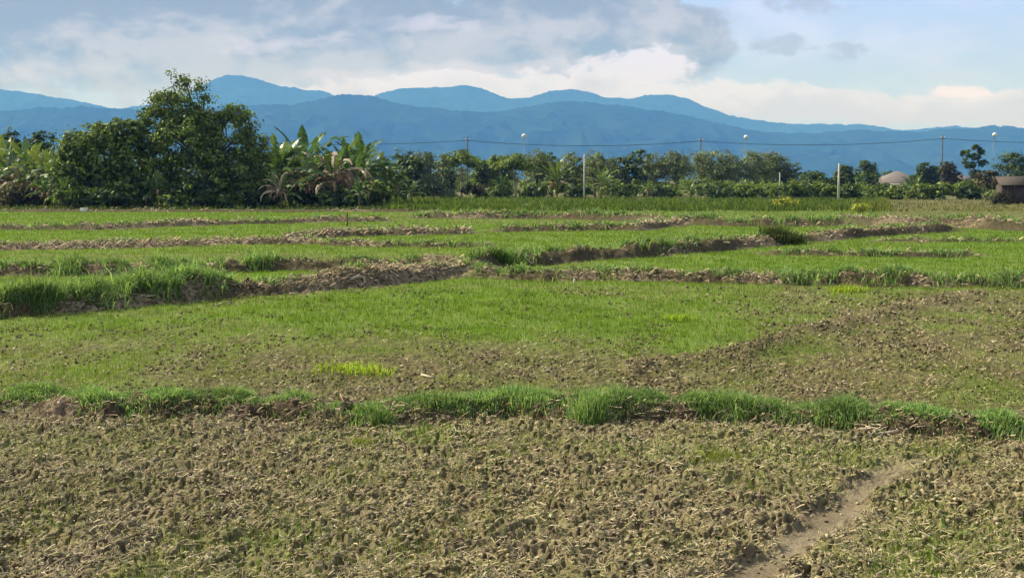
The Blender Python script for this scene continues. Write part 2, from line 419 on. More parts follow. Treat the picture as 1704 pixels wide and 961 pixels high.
# young rice through the plots: density follows the cover map, coarser with distance
n = 760000
yy = np.exp(rng.uniform(math.log(6.4), math.log(96), n)); xx = yy * rng.uniform(-.5, .5, n)
gg = green_field(xx, yy)
_, st_, so_ = bund_field(xx, yy)
patch = fbm(xx * 1.4, yy * .9, 23, 3)
px_, py_ = proj(xx, yy)
pr = np.clip(gg * 1.0 + .32 * patch - .05, 0, 1) ** 1.45
keep = (rng.random(n) < pr) & (so_ < .45) & (furrow(xx, yy) < .4)

xx, yy, gg = xx[keep], yy[keep], gg[keep]; n = len(xx)
hz = H_full(xx, yy)[0]
hh = rng.uniform(.03, .068, n) * (.8 + .4 * gg) * (1 + .006 * yy)
ww = np.maximum(.0045, yy * .00055) * rng.uniform(.7, 1.4, n)
cc = np.where((rng.random(n) < gg * 1.1)[:, None], pick(PAL_RICE, n), pick(PAL_OLIVE, n))
V, T, C = blades_tri(xx, yy, hz, hh, ww, cc, .6)
o = mesh_np('rice_seedlings', V, [T], M_GRASS, None, C); tag(o, 'young green rice shoots covering the paddy plots', 'rice', kind='stuff')

# stubble and dry straw bits among the clods
def curls(x, y, z, L, r, col, seg=4):
    """short bent straws: thin 3-sided strips lying on the soil"""
    n = len(x); az = rng.uniform(0, 2 * np.pi, n); cv = rng.uniform(-3.0, 3.0, n); pit = rng.uniform(-.05, .95, n)
    V = np.empty((n, (seg + 1) * 3, 3)); px_ = x.copy(); py_ = y.copy(); pz_ = z + r
    a = az.copy()
    for k in range(seg + 1):
        nx, ny = -np.sin(a) * r, np.cos(a) * r
        V[:, k * 3] = np.column_stack([px_ - nx, py_ - ny, pz_]); V[:, k * 3 + 1] = np.column_stack([px_ + nx, py_ + ny, pz_]); V[:, k * 3 + 2] = np.column_stack([px_, py_, pz_ + r * 1.7])
        st = L / seg
        px_ = px_ + np.cos(a) * st * np.cos(pit); py_ = py_ + np.sin(a) * st * np.cos(pit); pz_ = pz_ + st * np.sin(pit) * (1 - .8 * k / seg)
        a = a + cv / seg
    b = np.arange(n)[:, None] * ((seg + 1) * 3); F_ = []
    for k in range(seg):
        for (i, j) in ((0, 2), (2, 1)):
            F_.append(b + np.array([[k * 3 + i, k * 3 + j, k * 3 + 3 + j, k * 3 + 3 + i]]))
    return V.reshape(-1, 3), np.concatenate(F_), np.repeat(col, (seg + 1) * 3, 0)
n = 260000
yy = np.exp(rng.uniform(math.log(6.4), math.log(26), n)); xx = yy * rng.uniform(-.48, .48, n)
ca = clod_amount(xx, yy); keep = (rng.random(n) < ca * np.where(yy < 12.4, .62, .38) * np.clip(.7 + .9 * fbm(xx * 2.2, yy * 1.6, 133, 3) + .5 * pn(xx * .45, yy * .3, 134), .12, 1)) & (furrow(xx, yy) < .5)
xx, yy = xx[keep], yy[keep]; n = len(xx); hz = H_full(xx, yy)[0]
V, Q4, C = curls(xx, yy, hz - .004, rng.uniform(.025, .085, n), np.maximum(.0023, yy * .00024) * rng.uniform(.6, 1.6, n), pick([(.50, .41, .25), (.40, .325, .19), (.60, .50, .33), (.38, .37, .15), (.28, .22, .13)], n))
o = mesh_np('rice_stubble', V, [Q4], M_STRAW, None, C); tag(o, 'short tan rice stubble scattered over the near clods', 'stubble', kind='stuff')

n = 60000; parts = []
for b in BUNDS:
    L = np.linalg.norm(np.diff(b['Q'], axis=0), axis=1).sum(); ym = b['Q'][:, 1].mean()
    k = int(n * b['s'] * .10 * (1.2 if ym < 20 else .8 if ym < 40 else .45)); i = rng.integers(0, len(b['Q']) - 1, k); t = rng.random((k, 1))
    c = b['Q'][i] * (1 - t) + b['Q'][i + 1] * t
    off = rng.normal(-.25, .42, k) * b['w']
    if b['h'] == .15: off = rng.normal(-.55, .3, k) * b['w']
    parts.append(np.column_stack([c[:, 0], c[:, 1] + off]))
Pp = np.concatenate(parts); xx, yy = Pp[:, 0], Pp[:, 1]
inside = np.abs(xx) < yy * .5; xx, yy = xx[inside], yy[inside]
stt = bund_field(xx, yy)[1]; keep = rng.random(len(xx)) < (np.where(yy < 14, .6, .22) + stt); xx, yy = xx[keep], yy[keep]; n = len(xx)
hz = H_full(xx, yy)[0]
fr_ = yy < 14
V, Q4, C = curls(xx, yy, hz, rng.uniform(.05, .20, n) * (1 + .010 * yy) * np.where(fr_, .7, 1), np.maximum(.0032, yy * .00026) * rng.uniform(.6, 1.5, n) * np.where(fr_, 1.0, 1), pick(PAL_STRAW, n, .3))
o = mesh_np('straw_litter', V, [Q4], M_STRAW, None, C); tag(o, 'dry tan straw and roots strewn along the earth bunds', 'straw', kind='stuff')

# soil clods
n = 80000
yy = np.exp(rng.uniform(math.log(6.4), math.log(27), n)); xx = yy * rng.uniform(-.48, .48, n)
px_, py_ = proj(xx, yy); ca = np.where(yy < 12.2, .6, .25 + clod_amount(xx, yy) * .9) + rut(xx, yy) * 1.3; cl = fbm(xx * .9, yy * .6, 29, 3)
fu_ = furrow(xx, yy); keep = rng.random(n) < ca * np.clip(.3 + cl * 1.3, .03, 1) * np.where(fu_ < .3, 1, .22); xx, yy = xx[keep], yy[keep]
n = len(xx); hz = H_full(xx, yy)[0]
s = rng.uniform(.006, .018, n) * (1 + .055 * np.maximum(yy - 12, 0))
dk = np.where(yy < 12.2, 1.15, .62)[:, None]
octv = np.array([[1, 0, 0], [-1, 0, 0], [0, 1, 0], [0, -1, 0], [0, 0, 1], [0, 0, -1], [.6, .6, .55], [-.6, .6, .5], [-.6, -.6, .55], [.6, -.6, .5]])
octf = np.array([[0, 6, 4], [6, 2, 4], [2, 7, 4], [7, 1, 4], [1, 8, 4], [8, 3, 4], [3, 9, 4], [9, 0, 4], [0, 2, 6], [2, 1, 7], [1, 3, 8], [3, 0, 9], [2, 0, 5], [1, 2, 5], [3, 1, 5], [0, 3, 5]])
V = octv[None] * rng.uniform(.35, 1.5, (n, 10, 1)) * s[:, None, None] * np.column_stack([rng.uniform(.8, 1.5, n), rng.uniform(.8, 1.5, n), rng.uniform(.7, 1.3, n)])[:, None, :]
V += np.column_stack([xx, yy, hz + s * .45])[:, None, :]
Fc = octf[None] + (np.arange(n) * 10)[:, None, None]
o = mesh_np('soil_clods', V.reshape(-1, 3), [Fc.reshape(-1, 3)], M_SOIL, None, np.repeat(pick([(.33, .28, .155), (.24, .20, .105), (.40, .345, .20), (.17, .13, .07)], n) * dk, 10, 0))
tag(o, 'crumbled brown soil clods on the bare paddy', 'soil', kind='stuff')

# grass along the bunds
xs, ysl, hs = [], [], []
def strip(bi, x0, x1, dens, h, off=(0.0, .5), floor=.02):
    b = BUNDS[bi]; Q = b['Q']
    pxq, _ = proj(Q[:, 0], Q[:, 1])
    o_ = np.argsort(pxq)
    k = int(dens * (x1 - x0))
    p_ = rng.uniform(x0, x1, k)
    xq = np.interp(p_, pxq[o_], Q[o_, 0]); yq = np.interp(p_, pxq[o_], Q[o_, 1])
    yq = yq + rng.normal(off[0], off[1], k) * b['w']
    cl_ = fbm(xq * 1.6, yq * 1.2, 37 + bi, 3)
    kp = rng.random(k) < np.clip(.42 + cl_ * 1.8, floor, 1)
    xs.append(xq[kp]); ysl.append(yq[kp]); hs.append(h * rng.uniform(.3, 1.0, kp.sum()) ** 1.0 * np.where(rng.random(kp.sum()) < .08, 1.5, 1.0) * np.clip(.85 + cl_[kp] * .9, .35, 1.6))
strip(0, -150, 1900, 100, .10, (.3, .42), .38)
# front bund: clumps read one by one
for (a, b_, d, h) in [(-120, 90, 16, .10), (100, 260, 15, .10), (290, 460, 22, .12), (480, 580, 30, .16), (600, 670, 36, .14), (690, 800, 18, .15), (760, 920, 28, .16), (940, 1040, 40, .20), (1050, 1200, 22, .13), (1190, 1460, 30, .17), (1470, 1590, 24, .13), (1600, 1700, 14, .10), (1700, 1900, 22, .16)]:
    strip(0, a, b_, d * 2.6, h * .9, (.42, .42))
strip(1, -300, 390, 75, .36, (.25, .6)); strip(1, 0, 200, 12, .12, (-.9, .3)); strip(1, 390, 780, 26, .14, (.55, .4))
strip(2, 780, 900, 40, .28, (.2, .6)); strip(2, 1040, 1165, 60, .30, (.25, .5)); strip(2, 900, 1050, 26, .18, (.6, .4)); strip(2, 1165, 1600, 22, .2, (.6, .4))
strip(3, -200, 135, 45, .26, (.2, .5)); strip(3, 135, 440, 38, .24, (.25, .5)); strip(3, 400, 460, 30, .26, (.2, .5)); strip(3, 460, 780, 22, .15, (.7, .4))
strip(4, -100, 520, 18, .16, (.7, .4)); strip(5, 520, 810, 10, .16, (.2, .5)); strip(6, 0, 640, 16, .22, (.5, .5)); strip(7, 480, 780, 16, .2, (.6, .5)); strip(8, 830, 1160, 14, .26, (.3, .5))
strip(11, 790, 1110, 34, .18, (.35, .5)); strip(11, 1110, 1290, 24, .14, (.5, .4)); strip(11, 1290, 2000, 26, .24, (.25, .55))
strip(12, 1290, 1625, 14, .16, (.2, .5)); strip(13, 1470, 1704, 8, .15, (.2, .5)); strip(9, 690, 1420, 22, .32, (.35, .5)); strip(10, 1400, 1900, 8, .3, (.6, .5))
xx = np.concatenate(xs); yy = np.concatenate(ysl); hh = np.concatenate(hs); n = len(xx)
hz = H_low(xx, yy)[0]
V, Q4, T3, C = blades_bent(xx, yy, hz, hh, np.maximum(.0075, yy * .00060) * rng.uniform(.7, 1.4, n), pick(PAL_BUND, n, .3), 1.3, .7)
o = mesh_np('bund_grass', V, [Q4, T3], M_GRASS, None, C); tag(o, 'tufty blue green grass growing along the earth bunds', 'grass', kind='stuff')

# rough weeds before the tree line and dry grass at the right
n = 52000
px_ = rng.uniform(-150, 1850, n); py_ = rng.uniform(331, 352, n)
G = np.array([ground_pt(a, b) for a, b in zip(px_, py_)]); xx, yy = G[:, 0], G[:, 1]
cl = fbm(xx * .25, yy * .12, 47, 3)
den = np.where(px_ > 1480, .35, np.where(px_ < 640, .8 * (py_ < 350), .95))
kp = rng.random(n) < den * np.clip(.75 + cl * .8, .05, 1); xx, yy, px_, py_ = xx[kp], yy[kp], px_[kp], py_[kp]; n = len(xx)
hh = np.where(px_ > 1480, .22, np.where(px_ < 640, .35, .5)) * rng.uniform(.5, 1.25, n)
ccl = pick([(.06, .10, .028), (.08, .125, .035), (.12, .12, .05)], n)
cc = np.where((px_ + rng.normal(0, 45, n) > 1470)[:, None], pick([(.25, .22, .10), (.19, .20, .07), (.15, .18, .05)], n), pick([(.09, .145, .032), (.115, .175, .04), (.075, .12, .03), (.16, .20, .06)], n))
cc = np.where((px_ < 640)[:, None], ccl, cc)
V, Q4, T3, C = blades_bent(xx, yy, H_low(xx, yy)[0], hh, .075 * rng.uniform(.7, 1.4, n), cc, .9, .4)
o = mesh_np('rough_grass', V, [Q4, T3], M_GRASS, None, C); tag(o, 'rough green weeds between the far plots and the trees', 'grass', kind='stuff')

# ------------------------------------------------------------------ trees
def leaf_cloud(mb_v, mb_f, mb_c, cen, size, col, nrm, base):
    """diamond leaves, vectorised"""
    n = len(cen)
    t = rng.normal(size=(n, 3)); t -= (t * nrm).sum(1)[:, None] * nrm; t /= np.linalg.norm(t, axis=1)[:, None] + 1e-9
    b = np.cross(nrm, t); s = size[:, None]
    V = np.empty((n, 4, 3))
    V[:, 0] = cen - t * s * .5; V[:, 1] = cen + b * s * .3 + nrm * s * .08; V[:, 2] = cen + t * s * .5 - nrm * s * .1; V[:, 3] = cen - b * s * .3 + nrm * s * .08
    mb_v.append(V.reshape(-1, 3)); mb_f.append(np.arange(4 * n).reshape(-1, 4) + base); mb_c.append(np.repeat(col, 4, 0))
    return 4 * n
PALS = {
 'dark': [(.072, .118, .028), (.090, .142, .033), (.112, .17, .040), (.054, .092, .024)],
 'mid': [(.130, .188, .034), (.165, .23, .042), (.215, .28, .058), (.098, .15, .030)],
 'olive': [(.185, .225, .075), (.22, .26, .095), (.155, .195, .065), (.25, .285, .115)],
 'grey': [(.145, .195, .080), (.175, .225, .10), (.115, .155, .065), (.21, .26, .13)],
 'bright': [(.16, .235, .045), (.20, .28, .055), (.125, .19, .04), (.24, .31, .07)],
 'yellow': [(.44, .46, .04), (.40, .43, .05), (.52, .52, .07), (.28, .36, .05)],
 'brown': [(.10, .085, .04), (.085, .09, .035), (.13, .105, .05), (.07, .08, .032)],
}
def crown_mesh(lobes, nleaf, size, pal, seed, clump=.55, per=26, up=.5, fill=.55):
    r = np.random.default_rng(seed)
    lob = np.array(lobes, dtype=float)
    wts = (lob[:, 3] * lob[:, 4] + lob[:, 4] * lob[:, 5] + lob[:, 3] * lob[:, 5]); 
    if lob.shape[1] > 6: wts = wts * lob[:, 6]
    wts /= wts.sum()
    nc = max(8, nleaf // per)
    li = r.choice(len(lob), nc, p=wts)
    d = r.normal(size=(nc, 3)); d[:, 2] += .15; d /= np.linalg.norm(d, axis=1)[:, None]
    rad = r.uniform(fill, 1.0, nc) ** .7 * r.choice([1.0, 1.0, 1.0, 1.1], nc)
    cc_ = lob[li, :3] + d * lob[li, 3:6] * rad[:, None]
    out = d
    cs = clump * r.uniform(.6, 1.35, nc)
    ci = np.repeat(np.arange(nc), per); n = len(ci)
    off = r.normal(size=(n, 3)) * .5; off[:, 2] *= .6
    cen = cc_[ci] + off * cs[ci][:, None]
    cen[:, 2] = np.maximum(cen[:, 2], .05)
    od = off / (np.linalg.norm(off, axis=1)[:, None] + 1e-6)
    nr = out[ci] * .35 + od * .55 + r.normal(size=(n, 3)) * .35; nr[:, 2] += up; nr /= np.linalg.norm(nr, axis=1)[:, None]
    tone = r.uniform(.6, 1.4, nc)[ci][:, None]
    p = np.array(PALS[pal]); col = p[r.integers(0, len(p), n)] * tone * r.uniform(.75, 1.2, (n, 1)) * np.where(r.random((n, 1)) < .13, 2.0, .85)
    sz = size * r.uniform(.5, 1.3, n) * np.where(r.random(n) < .08, 1.7, 1.0)
    v, f, c = [], [], []
    leaf_cloud(v, f, c, cen, sz, col, nr, 0)
    return np.concatenate(v), np.concatenate(f), np.concatenate(c)
def trunk_mesh(mb, lobes, H, r0, seed, lean=0.0, split=.45):
    r = np.random.default_rng(seed + 5)
    top = np.array([lean, 0, H * .8]); z = np.linspace(0, 1, 7)
    pts = np.column_stack([lean * z ** 1.5 + r.normal(0, .04, 7) * H * .1 * z, r.normal(0, .04, 7) * H * .1 * z, z * H * .8])
    mb.tube(pts, r0 * (1 - .8 * z) * (1 + .5 * (z < .02)), 7)
    for L in lobes:
        c = np.array(L[:3]); zs = min(max(c[2] * split, .25), H * .6); k = zs / (H * .8)
        s0 = np.array([np.interp(zs, pts[:, 2], pts[:, 0]), np.interp(zs, pts[:, 2], pts[:, 1]), zs])
        mid = (s0 + c) / 2 + np.array([0, 0, .08 * H]) + r.normal(0, .05 * H, 3) * .5
        P3 = np.array([s0, mid, c]); tt = np.linspace(0, 1, 5)[:, None]
        curve = (1 - tt) ** 2 * P3[0] + 2 * tt * (1 - tt) * P3[1] + tt ** 2 * P3[2]
        mb.tube(curve, r0 * .55 * (1 - k * .5) * np.linspace(1, .25, 5), 5)
        for j in range(3):
            e = c + r.normal(size=3) * np.array(L[3:6]) * .6
            mb.tube(np.array([c, (c + e) / 2 + r.normal(0, .1, 3), e]), r0 * .14 * np.array([1, .7, .3]), 4)
def rand_lobes(W, H, seed, kind='round', zlow=.3):
    r = np.random.default_rng(seed); L = []
    if kind == 'round':
        for k in range(11):
            a = r.uniform(0, 2 * np.pi); q = r.uniform(.1, .66); s = r.uniform(.32, .5)
            zc = r.uniform(zlow + .1, .84)
            lim = 1 - .55 * max(0, (zc - .55) / .45)
            L.append((math.cos(a) * q * W / 2 * lim, math.sin(a) * q * W / 2 * lim, H * zc, W / 2 * s * 1.15, W / 2 * s * 1.15, H * min(.2, (1 - zc) * .95 + .05)))
        L.append((0, 0, H * .8, W * .24, W * .24, H * .19)); L.append((0, 0, H * .55, W * .36, W * .36, H * .2))
    elif kind == 'umbrella':
        for k in range(8):
            a = k * .785 + r.uniform(-.3, .3); q = r.uniform(.45, .75)
            L.append((math.cos(a) * q * W / 2, math.sin(a) * q * W / 2, H * r.uniform(.70, .84), W * .2, W * .2, H * .08))
        L.append((0, 0, H * .89, W * .25, W * .25, H * .1))
    elif kind == 'column':
        for k in range(7):
            z = .2 + .75 * k / 7
            L.append((r.normal(0, .1) * W, r.normal(0, .1) * W, H * z, W * .42 * (1 - .5 * abs(z - .45)), W * .42, H * .14))
    elif kind == 'sparse':
        for (dx, z, s) in [(-.3, .86, .2), (.1, .95, .14), (.32, .9, .18), (.0, .78, .3), (-.15, .62, .22), (.4, .66, .2), (-.45, .7, .14), (.1, .45, .26), (.2, .3, .3), (-.2, .25, .3)]:
            L.append((dx * W, r.normal(0, .15) * W, H * z, W * s, W * s, H * .06))
    elif kind == 'shrub':
        for k in range(7):
            a = r.uniform(0, 2 * np.pi); q = r.uniform(.2, .7); s = r.uniform(.3, .48)
            L.append((math.cos(a) * q * W / 2, math.sin(a) * q * W / 2, H * r.uniform(.25, .62), W / 2 * s * 1.3, W / 2 * s * 1.3, H * .3))
        L.append((0, 0, H * .6, W * .25, W * .25, H * .35))
    return L
def tree(name, label, cat, loc, lobes, H, nleaf, size, pal, seed, r0=.18, bark=None, group=None, clump=.55, per=26, up=.5, fill=.55, lean=0, split=.45):
    t = thing(name, label, cat, loc, 0, group)
    mb = MB(); trunk_mesh(mb, lobes, H, r0, seed, lean, split); mb.build('trunk', bark or M_BARK, t, True)
    V, Fq, C = crown_mesh(lobes, nleaf, size, pal, seed, clump, per, up, fill)
    mesh_np('crown', V, [Fq], M_LEAF, t, C)
    return t
def ptree(px, top, base, wpx, pal, kind, label, name='broadleaf_tree', cat='tree', nleaf=2600, size=.3, seed=None, group='trees along the far edge of the fields', bark=None, r0=None, clump=None, y=None, **k):
    """a tree whose foot is on the ground line seen at base (or at depth y)"""
    if y is None: x, y = ground_pt(px, base)
    x = at(px, base, y)[0]
    H = at(px, top, y)[2]; W = wpx * y / F
    sd = seed if seed is not None else int(px * 13 + top * 7)
    L = rand_lobes(W, H, sd, kind, k.pop('zlow', .3))
    return tree(name, label, cat, (x, y, ground_z(x, y) if y < 140 else 0), L, H, nleaf, size, pal, sd, r0 or max(.06, H * .022), bark, group, clump or max(.25, W * .1), **k)

# the tall tree at the left
bx, by = ground_pt(335, 346); by += 1.5; S = F / by
def lob(px, py, rx, ry, dy=0.0, w=1.0, rd=None): return ((px - 335) / S, dy, CAMH + (300 - py) / S, rx / S, (rd or rx) / S, ry / S, w)
LB = [lob(298, 128, 22, 8, 0, .7), lob(284, 146, 14, 8, .2, .7), lob(322, 148, 14, 9, -.2, .7), lob(302, 150, 14, 18, .3, .6), lob(332, 166, 12, 8, 0, .7), lob(262, 160, 10, 6, 0, .6), lob(285, 182, 38, 26, -.4), lob(318, 205, 40, 26, .5), lob(388, 190, 26, 12, -.2, 1.1), lob(408, 207, 18, 20, .3), lob(352, 205, 20, 18),
      lob(260, 222, 32, 36, -.6), lob(310, 238, 56, 46, -1.2), lob(372, 236, 52, 46, .4), lob(418, 240, 20, 24, .2, .9), lob(262, 275, 30, 42, .2), lob(325, 288, 58, 46, -.8), lob(392, 285, 46, 46, 0), lob(428, 285, 22, 40, .3),
      lob(300, 322, 50, 24, -1), lob(370, 322, 54, 24, -.6), lob(240, 200, 14, 14, 0, .7), lob(255, 190, 10, 10, .1, .7)]
tree('tall_tree', 'tallest leafy tree of the left clump, topped by a narrow spire of leaves', 'tree', (bx, by, 0), LB, 10.9, 36000, .26, 'mid', 101, .3, group=None, clump=.62, per=44, fill=.55, up=.35)
# the round broadleaf left of it
x2, y2 = ground_pt(172, 346); S2 = F / y2
def lob2(px, py, rx, ry, dy=0.0, w=1.0): return ((px - 172) / S2, dy, CAMH + (290 - py) / S2, rx / S2, rx / S2, ry / S2, w)
LB2 = [lob2(130, 232, 30, 20), lob2(165, 216, 32, 18, .3), lob2(205, 212, 30, 20, -.2), lob2(225, 205, 16, 14), lob2(120, 262, 26, 28, -.3), lob2(165, 262, 44, 40, .6), lob2(212, 258, 30, 40), lob2(150, 305, 34, 34, .4), lob2(205, 305, 36, 34, .3), lob2(112, 300, 18, 34)]
tree('leafy_thicket', 'dark rounded big leaved thicket just left of the tallest tree', 'tree', (x2, y2 + .5, 0), LB2, 6.6, 13000, .36, 'mid', 102, .2, clump=.6, per=24, fill=.7, up=.45)

# background trees: (px, top, base, width, palette, shape, label)
rows = [
 (20, 215, 336, 60, 'dark', 'round', 'dark tree behind the banana plants at the far left edge'),
 (72, 219, 336, 56, 'dark', 'round', 'low dark tree between the left edge and the rounded thicket'),
 (462, 236, 335, 60, 'dark', 'round', 'dark tree behind the bananas, touching the right side of the tallest tree'),
 (676, 250, 331, 52, 'dark', 'round', 'dark bushy tree just right of the banana clump'),
 (704, 255, 331, 58, 'grey', 'round', 'greyish green tree between the banana clump and the umbrella shaped tree'),
 (738, 264, 330, 46, 'grey', 'round', 'small grey green tree at the left foot of the umbrella shaped tree'),
 (768, 249, 329, 62, 'bright', 'umbrella', 'bright yellow green umbrella shaped tree behind the leftmost utility pole'),
 (808, 262, 328, 44, 'dark', 'round', 'dark tree right of the umbrella shaped tree'),
 (834, 258, 329, 46, 'mid', 'round', 'mid green tree left of the thin pale trunked tree'),
 (858, 256, 330, 58, 'bright', 'umbrella', 'yellow green flat topped tree on a thin pale trunk'),
 (893, 250, 327, 58, 'olive', 'round', 'olive tree right of the thin pale trunked tree'),
 (918, 254, 326, 40, 'dark', 'column', 'narrow dark tree poking up behind the star shaped banana plant'),
 (948, 256, 327, 54, 'olive', 'round', 'olive tree left of the pale pole in the middle'),
 (990, 254, 326, 56, 'olive', 'round', 'olive tree directly right of the pale pole in the middle'),
 (1028, 256, 325, 54, 'grey', 'round', 'grey green tree left of the dark pointed tree'),
 (1058, 249, 325, 44, 'dark', 'column', 'dark pointed tree rising among the olive canopy'),
 (1090, 254, 324, 58, 'olive', 'round', 'olive tree right of the dark pointed tree'),
 (1128, 252, 324, 58, 'olive', 'round', 'olive plantation tree just left of the second utility pole'),
 (1172, 251, 323, 60, 'olive', 'round', 'olive plantation tree behind the second utility pole'),
 (1212, 252, 323, 56, 'olive', 'round', 'olive plantation tree left of the middle street lamp'),
 (1250, 252, 323, 58, 'olive', 'round', 'olive plantation tree right of the middle street lamp'),
 (1286, 254, 322, 54, 'olive', 'round', 'olive plantation tree on bare thin trunks left of the plantation end'),
 (1312, 262, 322, 44, 'grey', 'round', 'last grey green tree at the right end of the plantation'),
 (1352, 284, 326, 50, 'dark', 'round', 'low dark tree in the dip right of the plantation'),
 (1402, 274, 326, 42, 'dark', 'round', 'dark tree behind the bright white pole'),
 (1442, 269, 324, 46, 'dark', 'round', 'dense dark tree left of the brown roofed house'),
 (1474, 284, 320, 40, 'dark', 'round', 'small dark tree behind the left end of the brown roof'),
 (1538, 270, 322, 34, 'dark', 'column', 'dark upright tree at the right end of the brown roof'),
 (1556, 276, 322, 34, 'dark', 'round', 'small dark tree touching the third utility pole on its left'),
 (1578, 268, 323, 36, 'brown', 'column', 'brownish upright tree right of the third utility pole'),
 (1618, 243, 324, 34, 'dark', 'sparse', 'tall gappy tree with a tuft of leaves at the right'),
 (1642, 284, 326, 44, 'brown', 'round', 'brownish bushy tree below the rightmost street lamp'),
 (1686, 254, 326, 64, 'dark', 'round', 'large dark tree behind the plank hut'),
 (1722, 262, 326, 56, 'dark', 'round', 'dark tree at the right edge of the view'),
]
for (px, top, base, w, pal, kind, lab) in rows:
    olive = pal == 'olive'
    ptree(px, top, base, w * (1.3 if kind == 'round' else 1.1), pal, kind, lab, nleaf=4200 if not olive else 5200, size=.30 if not olive else .25, y=(None if base > 327 else {326: 176, 325: 184, 324: 190, 323: 196, 322: 202, 320: 235, 327: 170}.get(base)), zlow=.30 if olive else .02,
          bark=M_PALEBARK if kind in ('umbrella', 'sparse') or (olive and px > 1110) else M_BARK, up=.5)
# shrubs and hedge bushes: (px, top, base, w, palette, label)
shr = [
 (655, 285, 336, 44, 'dark', 'dark shrub at the right foot of the banana clump'),
 (722, 296, 331, 44, 'grey', 'grey green shrub left of the leftmost utility pole'),
 (798, 303, 330, 46, 'brown', 'brownish dry shrub right of the leftmost utility pole'),
 (838, 304, 331, 44, 'mid', 'mid green shrub under the thin pale trunked tree'),
 (888, 306, 331, 40, 'dark', 'dark shrub left of the star shaped banana plant'),
 (965, 306, 331, 40, 'dark', 'dark shrub beside the pale pole in the middle'),
 (1040, 303, 330, 50, 'dark', 'dark shrub between two bananas right of the pale pole'),
 (1100, 302, 330, 52, 'dark', 'dark shrub left of the pale leaved banana plants'),
 (1195, 304, 332, 54, 'dark', 'dark hedge bush right of the second utility pole'),
 (1235, 306, 332, 44, 'mid', 'square cut hedge bush below the middle street lamp'),
 (1275, 304, 332, 46, 'mid', 'green hedge bush beneath the bare plantation trunks'),
 (1318, 300, 333, 52, 'mid', 'green hedge bush at the end of the plantation'),
 (1362, 300, 333, 50, 'mid', 'green bush left of the bright white pole'),
 (1416, 304, 333, 44, 'dark', 'dark bush right of the bright white pole'),
 (1450, 314, 332, 42, 'mid', 'bush in front of the left part of the brown roofed house'),
 (1490, 314, 332, 50, 'mid', 'rounded bush in front of the brown roofed house'),
 (1532, 304, 332, 42, 'bright', 'pale broad leaved bush left of the third utility pole'),
 (1568, 304, 332, 44, 'mid', 'green bush at the foot of the third utility pole'),
 (1612, 306, 332, 44, 'dark', 'dark bush under the tall gappy tree'),
 (1652, 318, 333, 34, 'olive', 'low olive bush left of the plank hut'),
 (1664, 318, 340, 18, 'brown', 'brownish bush leaning on the left corner of the plank hut'),
]
for (px, top, base, w, pal, lab) in shr:
    ptree(px, top, base, w * 1.25, pal, 'shrub', lab, 'shrub', 'shrub', 2200, .3, group='bushes before the tree line', r0=.05, clump=.35)
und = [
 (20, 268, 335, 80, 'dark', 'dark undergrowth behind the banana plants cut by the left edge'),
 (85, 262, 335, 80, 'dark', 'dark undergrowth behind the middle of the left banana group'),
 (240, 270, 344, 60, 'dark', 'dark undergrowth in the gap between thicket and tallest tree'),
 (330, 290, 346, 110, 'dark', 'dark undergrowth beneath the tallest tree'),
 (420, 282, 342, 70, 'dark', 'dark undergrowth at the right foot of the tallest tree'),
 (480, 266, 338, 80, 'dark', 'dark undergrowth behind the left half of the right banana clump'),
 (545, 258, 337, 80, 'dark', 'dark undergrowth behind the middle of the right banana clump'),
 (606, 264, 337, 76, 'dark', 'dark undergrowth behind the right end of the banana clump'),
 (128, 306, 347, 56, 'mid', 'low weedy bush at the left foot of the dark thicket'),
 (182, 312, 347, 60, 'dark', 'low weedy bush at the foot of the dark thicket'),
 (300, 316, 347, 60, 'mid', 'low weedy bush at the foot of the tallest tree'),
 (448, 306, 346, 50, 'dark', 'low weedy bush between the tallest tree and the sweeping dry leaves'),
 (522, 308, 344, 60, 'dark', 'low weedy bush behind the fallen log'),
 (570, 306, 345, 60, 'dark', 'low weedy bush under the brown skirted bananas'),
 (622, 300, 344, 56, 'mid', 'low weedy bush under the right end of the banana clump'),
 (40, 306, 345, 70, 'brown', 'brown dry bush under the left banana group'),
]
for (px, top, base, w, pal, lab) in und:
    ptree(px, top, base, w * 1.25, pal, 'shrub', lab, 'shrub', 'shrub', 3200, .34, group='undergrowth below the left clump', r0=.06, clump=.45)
# yellow green weeds and hummocks standing out on the bunds and plots
ptree(1308, 329, 347, 40, 'yellow', 'shrub', 'bright yellow green bush standing in the rough weeds', 'yellow_bush', 'bush', 1300, .16, group=None, r0=.03, clump=.25)
ptree(1432, 339, 354, 32, 'yellow', 'shrub', 'smaller yellow flowering bush below the bright white pole', 'yellow_bush', 'bush', 500, .13, group=None, r0=.03, clump=.25)
ptree(1652, 303, 328, 12, 'grey', 'column', 'slim pale shrub beside the plank hut', 'shrub', 'shrub', 300, .2, group=None, r0=.03, clump=.2)

# far wood closing the view behind the separate trees
wl = []
for k in range(150):
    a = rng.uniform(-260, 1960); y = rng.uniform(245, 300)
    top = np.interp(a, [-260, 640, 700, 1320, 1350, 1960], [262, 262, 276, 276, 308, 308]) + rng.normal(0, 4)
    x, _, H_ = at(a, top, y); r_ = rng.uniform(1.6, 3.0)
    wl.append((x, y, H_ * .62, r_ * 1.6, r_, H_ * .38)); wl.append((x + rng.normal(0, 1.5), y, H_ * .25, r_ * 1.8, r_, H_ * .28))
V, Fq, C = crown_mesh(wl, 42000, .62, 'mid', 555, .9, 20, .5, .5)
o = mesh_np('distant_woods', V, [Fq], M_LEAF, None, C); tag(o, 'dark far wood seen through the gaps of the tree line', 'woods', kind='stuff')

